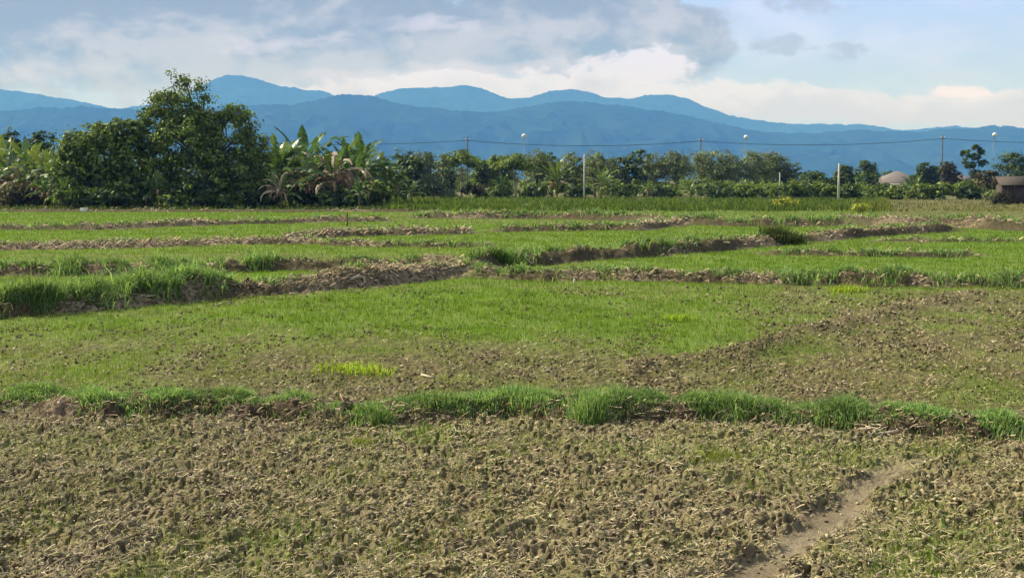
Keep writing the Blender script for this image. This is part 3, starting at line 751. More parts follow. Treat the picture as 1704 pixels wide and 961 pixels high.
wl = []
for k in range(190):
    a = rng.uniform(630, 1700); y = rng.uniform(166, 205)
    top = (304 if a < 1340 else 309) + rng.normal(0, 4)
    x, _, H_ = at(a, top, y); r_ = rng.uniform(.9, 1.9)
    wl.append((x, y, H_ * .5, r_ * 1.4, r_, H_ * .5))
V, Fq, C = crown_mesh(wl, 30000, .36, 'mid', 556, .5, 20, .5, .4)
o = mesh_np('undergrowth', V, [Fq], M_LEAF, None, C); tag(o, 'tangled low undergrowth between the trunks of the far tree line', 'undergrowth', kind='stuff')

# ------------------------------------------------------------------ banana plants
def banana(label, px, base, top, nleaf, seed, dry=3, group='banana plants of the left clump', pal=0, spread=1.0, y=None, erect=0):
    r = np.random.default_rng(seed)
    if y is None: x, y = ground_pt(px, base)
    x = at(px, base, y)[0]
    Ht = at(px, top, y)[2]
    t = thing('banana_plant', label, 'banana plant', (x, y, ground_z(x, y)), 0, group)
    hs = Ht * .48; lean = r.normal(0, .12)
    z = np.linspace(0, 1, 6); rad = max(.09, Ht * .028)
    mb = MB(); mb.tube(np.column_stack([lean * z ** 2, 0 * z, hs * z]), rad * (1 - .45 * z) * (1 + .2 * (z < .1)), 8); mb.build('stem', M_STEM, t, True)
    cols = [np.array([(.075, .14, .034), (.10, .175, .045), (.06, .115, .03), (.14, .21, .065)]), np.array([(.15, .21, .055), (.19, .24, .075), (.11, .175, .04)])][pal]
    lf = MB(); dm = MB(); dc = np.array([(.26, .16, .10), (.36, .25, .16), (.20, .12, .075), (.46, .36, .24), (.52, .43, .26)])
    def blade(az, el, L, W, droop, col, mbx, torn, z0=hs):
        nseg = 9; p = np.array([lean + math.cos(az) * rad * .5, math.sin(az) * rad * .5, z0]); e = el
        hx, hy = math.cos(az), math.sin(az); sd = np.array([-hy, hx, 0]); prev = None
        pts = [p.copy()]; es = [e]
        for k in range(nseg):
            st = L / nseg; p = p + np.array([hx * math.cos(e), hy * math.cos(e), math.sin(e)]) * st
            e -= droop / nseg * (.4 + 1.3 * k / nseg); pts.append(p.copy()); es.append(e)
        pts = np.array(pts)
        wid = [0.03, .04, .5, .85, 1, 1, .95, .85, .6, .12]
        for side in (-1, 1):
            for k in range(1, nseg):
                up = np.array([-hx * math.sin(es[k]), -hy * math.sin(es[k]), math.cos(es[k])])
                d = r.uniform(-.35, .75) * torn + .2
                f = r.uniform(.55, 1.08) if torn else 1
                a0, a1 = pts[k], pts[k + 1]
                g0, g1 = (0.0, 0.0) if r.random() > torn * .8 else (.0, r.uniform(.15, .45))
                w0, w1 = wid[k] * W / 2 * f, wid[k + 1] * W / 2 * f
                o0 = side * sd * math.cos(d) - up * math.sin(d) * (1 if r.random() > .1 else -.4)
                a1b = a1 * (1 - g1) + a0 * g1
                V = [a0, a1, a1b + o0 * w1, a0 + o0 * w0]
                cj = col * r.uniform(.85, 1.15)
                mbx.add(V, f4=[[0, 1, 2, 3]] if side > 0 else [[3, 2, 1, 0]], col=cj)
        mbx.tube(pts, np.linspace(.035, .008, len(pts)), 4, col=col * 1.3, cap=False)
    a0 = r.uniform(0, 6.28)
    nleaf += 6
    for k in range(nleaf):
        q = k / max(1, nleaf - 1)
        az = a0 + k * 2.4 + r.normal(0, .25)
        el = R(86 - 75 * q ** 1.1 + r.normal(0, 7)) if k >= erect else R(r.uniform(78, 88))
        L = (Ht - hs) * r.uniform(1.0, 1.25) * (.92 + .5 * min(q, .6)) * spread
        wi = dry >= 7 and k >= erect and r.random() < .38
        blade(az, el, L, L * r.uniform(.21, .29) * (.7 if wi else 1), r.uniform(.5, 1.0) + 1.1 * q + (.7 if wi else 0), dc[r.integers(0, 5)] if wi else cols[r.integers(0, len(cols))], dm if wi else lf, .55 + .45 * q, hs - .25 * q)
    lf.build('crown', M_BANANA, t)
    if dry:
        dry = int(dry * 2) + 2
        for k in range(dry):
            az = r.uniform(0, 6.28); blade(az, R(r.uniform(5, 40)), Ht * r.uniform(.34, .5), Ht * .09, r.uniform(2.4, 3.2), dc[r.integers(0, 4)], dm, 1.0, hs * r.uniform(.75, 1.08))
        dm.build('dry_leaves', M_DRY, t)
    return t
GL, GR, GM = 'banana plants at the left edge', 'banana plants right of the tallest tree', 'banana plants along the tree line'
banana('banana plant cut by the left edge of the view, skirted in brown dry leaves', -14, 342, 248, 8, 1, 7, GL)
banana('banana plant with hanging brown leaves just inside the left edge', 14, 343, 246, 9, 2, 8, GL)
banana('low banana plant with reddish dry leaves second from the left edge', 34, 344, 268, 8, 3, 7, GL, 1)
banana('bright banana plant with upright leaves in the middle of the left group', 58, 343, 236, 10, 4, 4, GL, 1)
banana('banana plant left of the thicket with broad light green leaves', 82, 344, 244, 10, 5, 3, GL, 1)
banana('short banana plant in front of the left group, leaves near the ground', 74, 346, 290, 8, 6, 3, GL)
banana('banana plant touching the left side of the dark thicket', 108, 345, 238, 10, 7, 2, GL)
banana('small banana plant at the left foot of the thicket', 112, 347, 292, 8, 8, 1, GL)
banana('banana plant half hidden in the thicket with one upright leaf above it', 147, 341, 196, 7, 9, 0, GL, 0, .8, None, 1)
banana('banana plant squeezed between thicket and tallest tree', 246, 345, 246, 9, 10, 1, GL, 1)
banana('small banana plant at the left foot of the tallest tree', 262, 347, 288, 8, 11, 1, GL)
banana('banana plant reaching pale leaves out of the right side of the tallest tree', 418, 344, 268, 9, 12, 1, GR, 0, 1.15)
banana('banana plant with bright broad upright leaves at the left of the right clump', 460, 343, 228, 11, 13, 2, GR, 0, 1.05, None, 2)
banana('tall banana plant with a single leaf spearing highest above the clump', 505, 341, 208, 10, 14, 5, GR, 0, 1, None, 1)
banana('banana plant hung with pale withered leaves in the middle of the clump', 530, 343, 240, 9, 15, 10, GR, 0)
banana('low banana plant with dry leaves sweeping the ground at left', 468, 347, 282, 7, 16, 8, GR, 1)
banana('banana plant with brown skirt right of the withered one', 552, 345, 238, 9, 17, 8, GR)
banana('banana plant with two upright torn leaves near the right end', 578, 342, 230, 10, 18, 2, GR, 0, 1, None, 1)
banana('banana plant with a dark pointed upright leaf at the right end', 604, 341, 220, 11, 19, 1, GR, 0, .95, None, 2)
banana('outermost banana plant on the right, leaves drooping to the shrub', 632, 340, 252, 9, 20, 2, GR, 1)
banana('wide leaved banana plant filling the left edge behind the brown skirted ones', 4, 339, 236, 11, 31, 4, GL, 1, 1.15)
banana('banana plant with yellowish leaves between the left edge and the middle of its group', 44, 340, 240, 11, 32, 3, GL, 1, 1.15)
banana('banana plant against the left flank of the thicket, its leaves overlapping it', 96, 341, 250, 11, 33, 3, GL, 1, 1.1)
banana('banana plant in the shade at the right foot of the tallest tree', 436, 343, 262, 10, 34, 3, GR, 0, 1.2)
banana('banana plant with a torn drooping leaf between the bright one and the spear leaved one', 484, 342, 236, 11, 35, 6, GR, 0, 1.1)
banana('banana plant with brown lower leaves behind the fallen log', 518, 344, 262, 9, 36, 12, GR, 1, 1.0)
banana('banana plant with dry brown leaves between the two upright leaved plants', 590, 343, 246, 10, 37, 8, GR, 0, 1.1)
banana('low leafy banana plant beside the dark shrub at the clump end', 646, 341, 272, 9, 38, 3, GR, 1, 1.1)
banana('small banana plant low in front of the right end of the clump', 598, 346, 292, 8, 21, 1, GR)
banana('young low banana plant standing alone in the weeds', 686, 337, 303, 7, 22, 0, GM, 1, 1.3)
banana('star shaped banana plant left of the pale pole in the middle', 927, 331, 272, 9, 23, 1, GM, 1, 1.25)
banana('banana plant with spread yellow leaves right of the pale pole', 1000, 331, 280, 8, 24, 1, GM, 1, 1.2)
banana('pale yellow banana plant left of the second utility pole', 1078, 332, 300, 8, 25, 2, GM, 1, 1.1)
banana('low pale leaved banana plant at the foot of the second utility pole', 1150, 333, 300, 8, 26, 2, GM, 1, 1.2)
banana('banana plant with pale dry leaves under the thin pale trunked tree', 836, 331, 290, 8, 27, 5, GM, 0, 1.1)
banana('banana plant behind the pale broad leaved bush at the right', 1522, 331, 292, 8, 28, 1, GM, 0, 1.2)

# ------------------------------------------------------------------ poles, lamps and wires
POLES = []
def utility_pole(px, top, base, y, mat, label, r=.13, arm=True, group='poles along the road behind the trees'):
    x = at(px, base, y)[0]; H = at(px, top, y)[2]
    t = thing('utility_pole', label, 'pole', (x, y, 0), R(3), group)
    mb = MB(); mb.tube([(0, 0, -.2), (0, 0, H * .5), (0, 0, H)], [r, r * .85, r * .68], 8); mb.build('pole', mat, t)
    if arm:
        mb = MB(); mb.box((0, 0, H - .55), (.62, .09, .1)); mb.build('crossarm', mat, t)
        for s in (-.27, .27):
            mb = MB(); mb.tube([(s, 0, H - .50), (s, 0, H - .40), (s, 0, H - .30)], [.03, .055, .03], 6); mb.build('insulator', M_WHITE, t)
    POLES.append((x, y, H)); return t
utility_pole(778, 227, 325, 198, M_DARKPOLE, 'leftmost dark utility pole, standing by the umbrella shaped tree')
utility_pole(1165, 228, 325, 198, M_DARKPOLE, 'second dark utility pole, standing before the olive plantation')
utility_pole(1566, 224, 325, 198, M_DARKPOLE, 'third dark utility pole, standing right of the brown roofed house')
utility_pole(972, 256, 332, 150, M_CONC, 'pale concrete pole beside the star shaped banana plant', .10, False, None)
utility_pole(1395, 272, 336, 134, M_CONC, 'bright white pole standing clear of the bushes', .13, False, None)
utility_pole(1297, 287, 331, 160, M_CONC, 'short pale post among the bare plantation trunks', .09, False, None)
def wire(label, pts, r=.035):
    mb = MB()
    for (a, b, sag) in pts:
        a, b = np.array(a), np.array(b); t = np.linspace(0, 1, 17)[:, None]
        c = a * (1 - t) + b * t; c[:, 2] -= (4 * t * (1 - t) * sag)[:, 0]; mb.tube(c, r, 5)
    o = mb.build('power_line', M_CABLE); tag(o, label, 'cable')
tops = [(x, y - .05, H - .6) for (x, y, H) in POLES[:3]]
x4 = tops[2][0] + 36; x0 = tops[0][0] - 35
wire('dark power line sagging from pole to pole across the blue hills', [((x0, 198, tops[0][2] - .1), tops[0], .55), (tops[0], tops[1], .75), (tops[1], tops[2], .75), (tops[2], (x4, 198, tops[2][2] - .1), .6)])
def street_lamp(px, top, base, y, label):
    x = at(px, base, y)[0]; H = at(px, top, y)[2]
    t = thing('street_lamp', label, 'street lamp', (x, y, 0), 0, 'street lamps along the road behind the trees')
    mb = MB(); mb.tube([(0, .25, -.2), (0, .25, H * .6), (0, .25, H - .25), (0, .18, H - .05), (0, -.05, H + .02)], [.10, .085, .07, .06, .06], 7); mb.build('pole', M_STEEL, t)
    mb = MB(); zz = np.linspace(-1, 1, 9); mb.tube(np.column_stack([0 * zz, -.1 + 0 * zz, H + zz * .30]), .34 * np.sqrt(np.clip(1 - zz ** 2, .01, 1)), 12); mb.build('lamp_head', M_WHITE, t, True)
street_lamp(872, 226, 325, 192, 'street lamp with a white globe above the thin pale trunked tree')
street_lamp(1240, 228, 325, 192, 'street lamp with a white globe above the olive plantation')
street_lamp(1652, 224, 325, 192, 'street lamp with a white globe above the right hand trees')

# ------------------------------------------------------------------ houses and hut
def gable_hip(mb, w, d, z0, z1, over):
    W, D = w / 2 + over, d / 2 + over; rl = max(.2, W - D)
    V = [(-W, -D, z0), (W, -D, z0), (W, D, z0), (-W, D, z0), (-rl, 0, z1), (rl, 0, z1), (-W, -D, z0 - .14), (W, -D, z0 - .14), (W, D, z0 - .14), (-W, D, z0 - .14)]
    mb.add(V, f4=[[0, 1, 5, 4], [2, 3, 4, 5], [6, 7, 1, 0], [7, 8, 2, 1], [8, 9, 3, 2], [9, 6, 0, 3], [9, 8, 7, 6]], f3=[[1, 2, 5], [3, 0, 4]])
def house(px, y, wpx, eave, ridge, wall, label, name='house', porch=False):
    x = at(px, 325, y)[0]; w = wpx * y / F; ze = at(px, eave, y)[2]; zr = at(px, ridge, y)[2]
    t = thing(name, label, 'house', (x, y, 0), R(4)); d = w * .95
    mb = MB(); mb.box((0, 0, ze / 2 - .1), (w, d, ze)); mb.build('wall', wall, t)
    mb = MB(); gable_hip(mb, w, d, ze + .02, zr + .15, .7); mb.build('roof', M_ROOF, t)
    for s in (-.28, .28):
        mb = MB(); mb.box((s * w, -d / 2 - .03, ze * .58), (w * .17, .06, ze * .36)); wn = mb.build('window', M_GLASS, t)
        mb = MB()
        for q in (-1, 1): mb.box((s * w + q * w * .092, -d / 2 - .045, ze * .58), (.09, .1, ze * .36 + .2)); mb.box((s * w, -d / 2 - .05, ze * .58 + q * (ze * .18 + .05)), (w * .17 + .08, .1, .09))
        mb.build('frame', M_WALLW, wn)
    mb = MB(); mb.box((0, -d / 2 - .03, ze * .38), (1.0, .06, ze * .76 - .2)); mb.build('door', M_PLANK, t)
    if porch:
        mb = MB(); mb.box((-w * .32, -d / 2 - 1.9, ze - .55), (w * .55, 2.4, .12)); mb.build('porch_roof', M_WHITE, t)
        for s in (-.56, -.08):
            mb = MB(); mb.box((s * w, -d / 2 - 2.9, ze / 2 - .35), (.14, .14, ze - .6)); mb.build('post', M_WALLW, t)
house(1492, 226, 66, 304, 286, M_WALLW, 'low house with a brown hipped roof and a pale porch among the trees', porch=True)
house(1600, 232, 26, 299, 292, M_WALLP, 'small pink walled house glimpsed between the right hand trees')
hx, hy = ground_pt(1697, 339)
t = thing('plank_hut', 'dark plank hut with a sloping rusty roof at the right edge', 'hut', (hx, hy + 1.4, 0), R(-6))
mb = MB(); mb.box((0, 0, .9), (2.9, 2.2, 1.8))
for k in range(13): mb.box((-1.38 + k * .23, -1.13 - .02 * (k % 3), .9 + .02 * (k % 4)), (.20, .05, 1.74), col=[(1, 1, 1), (.7, .7, .7), (1.25, 1.2, 1.1)][(k * 7) % 3])
mb.build('wall', M_PLANK, t)
mb = MB(); V = [(-1.8, -1.5, 1.70), (1.8, -1.5, 1.76), (1.8, 0, 2.55), (-1.8, 0, 2.50), (1.8, 1.5, 1.8), (-1.8, 1.5, 1.76)]; V2 = [(a, b, c + .06) for a, b, c in V]
mb.add(V + V2, f4=[[0, 3, 2, 1], [3, 5, 4, 2], [6, 7, 8, 9], [9, 8, 10, 11], [0, 1, 7, 6], [5, 11, 10, 4], [1, 2, 8, 7], [2, 4, 10, 8], [3, 0, 6, 9], [5, 3, 9, 11]]); mb.build('roof', M_TIN, t)
mb = MB(); mb.box((.25, -1.22, .78), (.8, .05, 1.5)); mb.build('door', M_PLANK, t)

# ------------------------------------------------------------------ single small things on the fields
def surf_pt(px, py):
    dx, dv = (px - CX) / F, (CY - py) / F
    d = np.array([dx, cT + dv * sT, -sT + dv * cT]); x0, y0 = ground_pt(px, py)
    t1 = y0 / d[1] * 1.12; t = np.linspace(t1 * .72, t1, 900); X = d[0] * t; Yv = d[1] * t; Z = CAMH + d[2] * t
    h = H_low(X, Yv)[0]; k = np.argmax(Z < h)
    return X[k], Yv[k]
def stick(name, label, cat, pts, r, col, group=None):
    mb = MB(); P3 = []
    for (px, py, dz) in pts:
        x, y = surf_pt(px, py) if name != 'wooden_stake' and name != 'wood_log' else ground_pt(px, py); P3.append((x, y, ground_z(x, y) + dz))
    P3 = np.array(P3); o3 = P3[0].copy(); mb.tube(P3 - o3, r, 6, col=col)
    o = mb.build(name, M_STRAW, None, True); o.location = o3; return tag(o, label, cat, group)
pale = (.62, .53, .38)
stick('dry_branch', 'long pale dry branch lying below the front bund at the right', 'branch', [(1430, 730, .03), (1455, 728, .03), (1478, 725, .03), (1496, 722, .03)], .012, pale)
stick('dry_branch', 'pale dry branch slanting up the front bund at the right', 'branch', [(1440, 713, .02), (1458, 719, .03), (1472, 724, .03)], .010, (.5, .42, .3))
stick('straw_stalk', 'thick pale straw stalk lying below the front bund at the left', 'straw', [(198, 714, .03), (212, 714, .035), (230, 713, .03)], .016, pale)
stick('straw_stalk', 'thin pale straw stalk slanting beside the thick one at the left', 'straw', [(163, 716, .03), (176, 719, .03), (188, 722, .025)], .010, pale)
stick('straw_stalk', 'short stubby pale stalk poking from the front bund at the left', 'straw', [(96, 672, .02), (101, 680, .05)], .016, (.6, .5, .36))
stick('straw_stalk', 'pale straw stalk below the bright green weed tuft', 'straw', [(702, 627, .03), (712, 630, .03), (724, 631, .02)], .012, pale)
stick('wood_log', 'grey fallen log lying at the foot of the banana clump', 'log', [(494, 338, .5), (510, 341, .4), (528, 345, .15)], .10, (.45, .40, .33))
stick('wooden_stake', 'thin dark wooden stake upright in the far left plot', 'stake', [(578, 385, -.1), (578, 385, .45), (578.5, 385, .85)], .03, (.12, .09, .06))
stick('root_branch', 'pale bent root lying on the straw covered bund', 'branch', [(583, 468, .03), (597, 464, .06), (606, 467, .05), (607, 474, .03)], .03, pale)
stick('root_branch', 'pale broken stalk leaning on the bund in the middle', 'branch', [(873, 432, .06), (879, 437, .05), (886, 441, .03)], .022, pale)
stick('marker_peg', 'short white peg standing in the middle plot', 'peg', [(955, 474, 0), (955.5, 474, .07), (956, 474, .14)], .018, (.8, .78, .7))
bx_, by_ = ground_pt(139, 353)
mb = MB(); mb.box((0, 0, .12), (.42, .3, .24)); mb.box((.03, 0, .262), (.48, .34, .035)); o = mb.build('white_crate', M_WHITE); o.location = (bx_, by_, .02); o.rotation_euler = (0, 0, .3)
tag(o, 'small white crate left on the ground before the thicket', 'crate')
def tuft(name, label, cat, px, py, wpx, h, nb, pal, lean=.9, arch=.5, wmin=.006):
    x0, y0 = surf_pt(px, py); W = wpx * y0 / F
    a = np.clip(rng.normal(0, .21, nb), -.42, .42) * W; b = np.clip(rng.normal(0, .2, nb), -.4, .4) * max(W * .8, .15)
    z = H_low(x0 + a, y0 + b)[0]
    V, Q4, T3, C = blades_bent(a, b, z, h * rng.uniform(.45, 1.15, nb), np.maximum(wmin, y0 * .0006) * rng.uniform(.7, 1.4, nb), pick(pal, nb, .25), lean, arch)
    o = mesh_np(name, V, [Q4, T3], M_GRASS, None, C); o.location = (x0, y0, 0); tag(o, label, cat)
PAL_LIME = [(.40, .52, .07), (.34, .46, .06), (.45, .54, .10), (.26, .40, .06)]
tuft('weed_tuft', 'large lime green weed tuft in the middle plot', 'weed', 590, 620, 150, .16, 330, PAL_LIME, 1.6, .8, .014)
tuft('weed_tuft', 'lime green weed tuft on the bright plot right of centre', 'weed', 1130, 534, 66, .16, 150, PAL_LIME, 1.6, .8, .016)
tuft('weed_tuft', 'lime green weed tuft beneath the bund at the right', 'weed', 1412, 485, 76, .18, 220, PAL_LIME, 1.5, .7, .018)
tuft('weed_tuft', 'lime green sprouts in the near field at the right', 'weed', 1190, 770, 110, .12, 260, [(.22, .26, .06), (.26, .28, .09), (.18, .22, .05)], 1.2, .6)
tuft('weed_tuft', 'lime green sprouts below the front bund left of centre', 'weed', 600, 745, 60, .12, 110, [(.22, .26, .06), (.26, .28, .09), (.18, .22, .05)], 1.2, .6)
tuft('grass_tuft', 'tallest spiky grass tuft on the front bund right of centre', 'grass tuft', 978, 702, 75, .30, 420, PAL_BUND, .8, .4)
tuft('grass_tuft', 'round low grass tuft alone on the front bund left of centre', 'grass tuft', 634, 706, 55, .18, 260, PAL_BUND, .9, .4)
tuft('grass_hummock', 'dark rounded grass hummock on the far diagonal bund', 'grass tuft', 1300, 398, 84, .50, 1000, [(.11, .15, .055), (.14, .18, .065), (.085, .12, .045)], 1.3, .6)
tuft('grass_hummock', 'dark grass hummock on the middle of the diagonal bund', 'grass tuft', 845, 441, 70, .36, 420, [(.10, .175, .055), (.13, .21, .065)], .9, .4)

# ------------------------------------------------------------------ hills
def hills(name, label, prof, D, depth, seed, amp, res=3.2, rough=1.0):
    px = np.array([p[0] for p in prof], float); py = np.array([p[1] for p in prof], float)
    xs_ = (px - CX) / F * D
    zt = CAMH + (HOR - py) / F * D
    X1 = np.linspace(xs_[0], xs_[-1], int((xs_[-1] - xs_[0]) / (res * D / F)))
    # smooth interpolation of the profile
    zr = np.interp(X1, xs_, zt); k = np.hanning(25); k /= k.sum(); zr = np.convolve(np.pad(zr, 12, 'edge'), k, 'valid')
    zr = zr + rough * (9 * pn(X1 / 110., X1 * 0, seed) + 6 * pn(X1 / 38., X1 * 0, seed + 1) + 5 * pn(X1 / 14., X1 * 0 + 3, seed + 2))
    v = np.concatenate([-np.linspace(1, 0, 90) ** 1.3, np.linspace(.05, 1, 12)])
    X = np.repeat(X1[None], len(v), 0); V_ = np.repeat(v[:, None], len(X1), 1); Y = D + V_ * depth
    # spurs: wander the slope profile sideways
    wob = fbm(X / (D * .09), V_ * 1.6 + 5, seed + 5, 4)
    s = 1 - np.abs(V_)
    shape = s ** 1.15; kk = np.hanning(121); kk /= kk.sum(); zs = np.convolve(np.pad(zr, 60, 'edge'), kk, 'valid')
    big = fbm(X / (D * .085) + V_ * 2.2, Y / (D * .085), seed + 5, 5); ridged = 1 - np.abs(fbm(X / (D * .04) + V_ * 1.5, Y / (D * .07), seed + 25, 4)) * 2
    Z = zs[None] * shape + amp * (1.6 * big + 1.1 * (ridged - .5)) * np.sin(np.pi * np.clip(s, 0, 1)) ** .8 + (zr - zs)[None] * sst(.93, 1, s)
    Z = np.minimum(Z, (zs[None] * (1 - sst(.9, 1, s)) + zr[None] * sst(.9, 1, s)) * (1 - .35 * np.abs(V_)))
    Z[0] = -1; Z[-1] = -1; Z = np.maximum(Z, -1)
    nr, nc = X.shape; i = np.arange((nr - 1) * nc).reshape(nr - 1, nc)[:, :-1].ravel()
    o = mesh_np(name, np.column_stack([X.ravel(), Y.ravel(), Z.ravel()]), [np.column_stack([i, i + 1, i + nc + 1, i + nc])], M_FOREST, None, None, True)
    tag(o, label, 'hills', kind='structure'); return o
m, nt, out = new_mat('forested_slope'); g = NT(nt); geo = g.n('ShaderNodeNewGeometry'); P = geo.outputs['Position']
a = g.noise(P, .0045, 7, .65); b = g.noise(P, .035, 5, .7)
c = g.mix(g.sm(a, .35, .65), (.010, .028, .018), (.022, .048, .026)); c = g.mix(g.m('MULTIPLY', g.sm(b, .4, .7), .5), c, (.011, .024, .015))
d = g.n('ShaderNodeBsdfDiffuse'); g.put(d.inputs['Color'], c)
bp = g.n('ShaderNodeBump'); bp.inputs['Strength'].default_value = .5; bp.inputs['Distance'].default_value = 9; g.put(bp.inputs['Height'], b); nt.links.new(bp.outputs[0], d.inputs['Normal'])
nt.links.new(d.outputs[0], out.inputs['Surface']); M_FOREST = m
FRONT = [(-700, 230), (-300, 205), (-150, 193), (0, 187), (60, 181), (120, 179), (170, 180), (215, 183), (260, 185), (330, 182), (420, 176), (480, 175), (520, 172), (545, 164), (575, 158), (600, 157), (625, 162), (650, 171), (690, 178), (740, 183), (790, 188), (815, 188), (850, 184), (880, 178), (920, 171), (950, 169), (990, 173), (1020, 175), (1050, 180), (1100, 185), (1150, 197), (1180, 201), (1210, 210), (1240, 218), (1265, 223), (1300, 222), (1350, 221), (1400, 219), (1440, 217), (1470, 218), (1500, 221), (1540, 218), (1590, 214), (1615, 215), (1640, 211), (1660, 207), (1680, 211), (1704, 217), (1850, 226), (2100, 205), (2400, 215)]
REAR = [(-700, 120), (-300, 138), (0, 150), (40, 153), (80, 161), (130, 168), (160, 175), (220, 186), (280, 172), (335, 148), (360, 133), (385, 125), (410, 127), (440, 136), (460, 143), (500, 150), (520, 153), (542, 149), (556, 160), (580, 170), (615, 168), (640, 154), (650, 151), (690, 147), (720, 149), (745, 146), (780, 143), (800, 146), (822, 158), (850, 168), (885, 164), (915, 152), (940, 149), (970, 153), (1000, 160), (1030, 172), (1052, 164), (1080, 159), (1110, 158), (1150, 168), (1190, 187), (1220, 195), (1270, 203), (1340, 209), (1370, 205), (1410, 210), (1440, 206), (1490, 219), (1530, 215), (1580, 210), (1610, 213), (1700, 226), (1900, 200), (2400, 180)]
hills('hills', 'nearer long ridge of blue forested hills behind the fields', FRONT, 7000, 1800, 200, 30)
hills('mountains', 'farther paler mountain ridge reaching into the clouds', REAR, 10400, 2100, 300, 45)

# ------------------------------------------------------------------ haze
mb = MB(); x0_, x1_, y0_, y1_, z0_, z1_ = -8200, 8200, -260, 13200, -2.2, 940
mb.box(((x0_ + x1_) / 2, (y0_ + y1_) / 2, (z0_ + z1_) / 2), (x1_ - x0_, y1_ - y0_, z1_ - z0_))
m, nt, out = new_mat('haze_air'); g = NT(nt)
pv = g.n('ShaderNodeVolumePrincipled')
pv.inputs['Color'].default_value = (.11, .335, 1.0, 1); pv.inputs['Absorption Color'].default_value = (1, 1, 1, 1)
pv.inputs['Density'].default_value = .000168; pv.inputs['Anisotropy'].default_value = 0.0
nt.links.new(pv.outputs[0], out.inputs['Volume'])
o = mb.build('haze', m); tag(o, 'thin blue air between the fields and the hills', 'haze', kind='stuff')

# ------------------------------------------------------------------ light and sky
SUN = np.array([-.74, .34, .64]); SUN /= np.linalg.norm(SUN)
el = math.asin(SUN[2]); azs = math.atan2(SUN[0], SUN[1])
ld = bpy.data.lights.new('sun', 'SUN'); ld.energy = 5.0; ld.angle = R(.5); ld.color = (1.0, .96, .88)
lo = bpy.data.objects.new('sun', ld); COL.objects.link(lo)
import mathutils
lo.rotation_euler = mathutils.Vector(tuple(-SUN)).to_track_quat('-Z', 'Y').to_euler(); lo.location = (-60, 10, 60)
W = bpy.data.worlds.new('World'); SC.world = W; W.use_nodes = True; nt = W.node_tree; nt.nodes.clear(); g = NT(nt)
out = g.n('ShaderNodeOutputWorld'); bg = g.n('ShaderNodeBackground'); bg.inputs['Strength'].default_value = .1
sky = g.n('ShaderNodeTexSky', sky_type='NISHITA'); sky.sun_disc = False; sky.sun_elevation = el; sky.sun_rotation = azs
sky.air_density = 1.2; sky.dust_density = 2.0
tc = g.n('ShaderNodeTexCoord'); sp = g.n('ShaderNodeSeparateXYZ'); nt.links.new(tc.outputs['Generated'], sp.inputs[0])
dx, dy, dz = sp.outputs
yy_ = g.m('MAXIMUM', g.m('ABSOLUTE', dy), .25)
U = g.m('DIVIDE', dx, yy_); Vv = g.m('DIVIDE', dz, yy_)
PX = g.m('MULTIPLY_ADD', U, 2200, 852); PY = g.m('SUBTRACT', 300, g.m('MULTIPLY', Vv, 2230))
cmb = g.n('ShaderNodeCombineXYZ'); g.put(cmb.inputs[0], g.m('MULTIPLY', U, 1.0)); g.put(cmb.inputs[1], g.m('MULTIPLY', Vv, 1.9)); g.put(cmb.inputs[2], .37)
VC = cmb.outputs[0]
w1 = g.m('SUBTRACT', g.noise(VC, 9, 6, .58), .5); w2 = g.m('SUBTRACT', g.noise(VC, 30, 6, .62), .5)
cmb2 = g.n('ShaderNodeCombineXYZ'); g.put(cmb2.inputs[0], g.m('ADD', U, 5.3)); g.put(cmb2.inputs[1], g.m('MULTIPLY', Vv, 2.6)); g.put(cmb2.inputs[2], 2.1)
w3 = g.m('SUBTRACT', g.noise(cmb2.outputs[0], 14, 7, .6), .5)
def blob(cx, cy, rx, ry, warp=60.0, warp2=22.0):
    a = g.m('DIVIDE', g.m('SUBTRACT', g.m('MULTIPLY_ADD', w1, warp * 2, PX), cx), rx)
    b = g.m('DIVIDE', g.m('SUBTRACT', g.m('ADD', g.m('MULTIPLY_ADD', w3, warp, PY), g.m('MULTIPLY', w2, warp2 * 2)), cy), ry)
    r2 = g.m('ADD', g.m('MULTIPLY', a, a), g.m('MULTIPLY', b, b))
    return g.m('SUBTRACT', 1.0, r2)
def union(L):
    f = L[0]
    for q in L[1:]: f = g.m('SMOOTH_MAX', f, q, .25)
    return f
K = 10.0
def kc(c): return (c[0] * K * .70, c[1] * K * .68, c[2] * K * .96)
blue = g.mix(g.sm(g.m('ADD', PY, g.m('MULTIPLY', w1, 120)), 0, 200), kc((.50, .69, 1.10)), kc((.57, .735, 1.15)))
blue = g.mix(g.sm(w3, -.12, .2), blue, kc((.65, .785, 1.22)))
front_mask = g.sm(dy, .3, .7)
base = g.mix(g.m('MULTIPLY', front_mask, g.sm(dz, .55, .2)), sky.outputs[0], blue)
# broken cloud over the rest of the dome
domec = g.sm(g.noise(tc.outputs['Generated'], 2.2, 6, .6), .38, .60)
base = g.mix(g.m('MULTIPLY', g.m('MULTIPLY', domec, .7), g.m('SUBTRACT', 1.0, g.m('MULTIPLY', front_mask, g.sm(dz, .4, .15)))), base, kc((.70, .73, .56)))
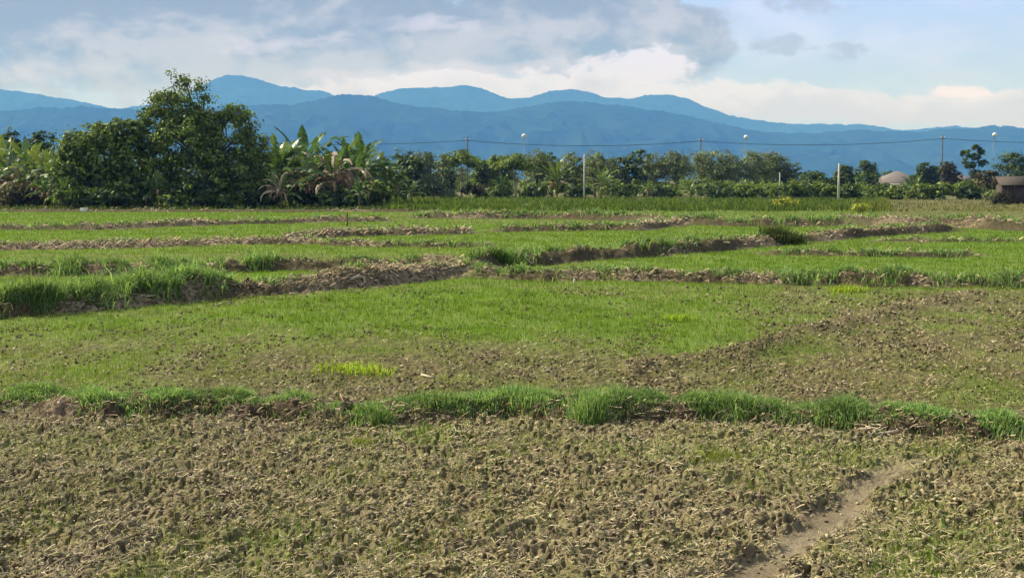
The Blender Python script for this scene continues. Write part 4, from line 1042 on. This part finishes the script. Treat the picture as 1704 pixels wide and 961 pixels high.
# main grey mass
def cloudnoise(ox, oy, sc, det=8, ro=.6):
    c_ = g.n('ShaderNodeCombineXYZ'); g.put(c_.inputs[0], g.m('ADD', U, ox)); g.put(c_.inputs[1], g.m('MULTIPLY', g.m('ADD', Vv, oy), 1.7)); g.put(c_.inputs[2], .77)
    return g.m('SUBTRACT', g.noise(c_.outputs[0], sc, det, ro, .4), .5)
cn = cloudnoise(0, 0, 8.5); cn2 = cloudnoise(.012, -.012, 8.5)      # the same cloud relief seen a step toward the sun side
lit = g.m('SUBTRACT', cn2, cn)
fine = cloudnoise(3.1, 1.7, 26, 7, .62)
fine2 = cloudnoise(7.3, 4.1, 78, 6, .62)
mass = union([blob(150, 30, 520, 150, 40, 14), blob(600, 60, 480, 118, 40, 14), blob(960, 60, 230, 95, 40, 14), blob(1110, 80, 112, 70, 30, 14), blob(-300, 60, 600, 160, 40, 14)])
mm = g.sm(g.m('ADD', mass, g.m('ADD', g.m('MULTIPLY', cn, 1.8), g.m('ADD', g.m('MULTIPLY', fine, 1.9), g.m('MULTIPLY', fine2, .8)))), -.10, .42)
tone = g.m('ADD', g.m('ADD', g.m('MULTIPLY', cn, 2.6), g.m('MULTIPLY', lit, 5.0)), g.m('ADD', g.m('MULTIPLY', g.m('SUBTRACT', PY, 75), .0042), g.m('ADD', g.m('MULTIPLY', fine, 1.3), g.m('MULTIPLY', fine2, .7))))
gcol = g.mix(g.sm(tone, -.5, .50), kc((.285, .31, .28)), kc((.555, .575, .575)))
glow = g.m('ADD', union([blob(80, 118, 130, 36, 30, 12), blob(640, 130, 200, 24, 40), blob(800, 118, 230, 26, 50), blob(480, 75, 140, 24, 60), blob(720, 40, 120, 20, 60)]), g.m('MULTIPLY', cn, 2.2))
gcol = g.mix(g.m('MULTIPLY', g.sm(g.m('ADD', glow, g.m('MULTIPLY', fine, 1.6)), .15, 1.1), .7), gcol, kc((.77, .775, .95)))
skyc = g.mix(mm, base, gcol)
# low bright banks along the hills
low = union([blob(1180, 165, 190, 38, 40, 26), blob(1320, 172, 150, 30, 30, 26), blob(1470, 186, 160, 24, 30, 18), blob(860, 152, 360, 34, 50, 24), blob(600, 160, 120, 20, 30, 16), blob(1640, 184, 160, 32, 40, 20), blob(1060, 112, 100, 34, 50, 26)])
lm = g.sm(g.m('ADD', low, g.m('ADD', g.m('MULTIPLY', cn, 1.8), g.m('ADD', g.m('MULTIPLY', fine, 2.2), g.m('MULTIPLY', fine2, 1.2)))), -.10, .45)
ltop = g.sm(g.m('ADD', PY, g.m('SUBTRACT', g.m('MULTIPLY', fine, 90), g.m('MULTIPLY', lit, 240))), 130, 200)
lcol = g.mix(ltop, kc((.91, .95, 1.34)), kc((.71, .72, .93)))
skyc = g.mix(g.m('MULTIPLY', lm, .9), skyc, lcol)
skyc = g.mix(g.m('MULTIPLY', g.sm(g.m('ADD', blob(1595, 154, 58, 15, 14, 14), g.m('ADD', g.m('MULTIPLY', fine, 1.8), g.m('MULTIPLY', fine2, 1.8))), -.1, .8), .9), skyc, kc((1.05, 1.02, 1.4)))
# small grey clouds upper right
sm_ = g.m('ADD', union([blob(1340, 4, 70, 28, 24, 14), blob(1290, 76, 62, 20, 30, 16), blob(1398, 86, 36, 16, 24, 14)]), g.m('ADD', g.m('MULTIPLY', fine, 3.2), g.m('MULTIPLY', fine2, 4.0)))
skyc = g.mix(g.m('MULTIPLY', g.sm(sm_, -.15, 1.0), .8), skyc, kc((.44, .49, .58)))
nt.links.new(skyc, bg.inputs['Color']); nt.links.new(bg.outputs[0], out.inputs['Surface'])
SC.cycles.volume_bounces = 0; SC.cycles.max_bounces = 6; SC.cycles.transparent_max_bounces = 4
SC.cycles.use_denoising = True
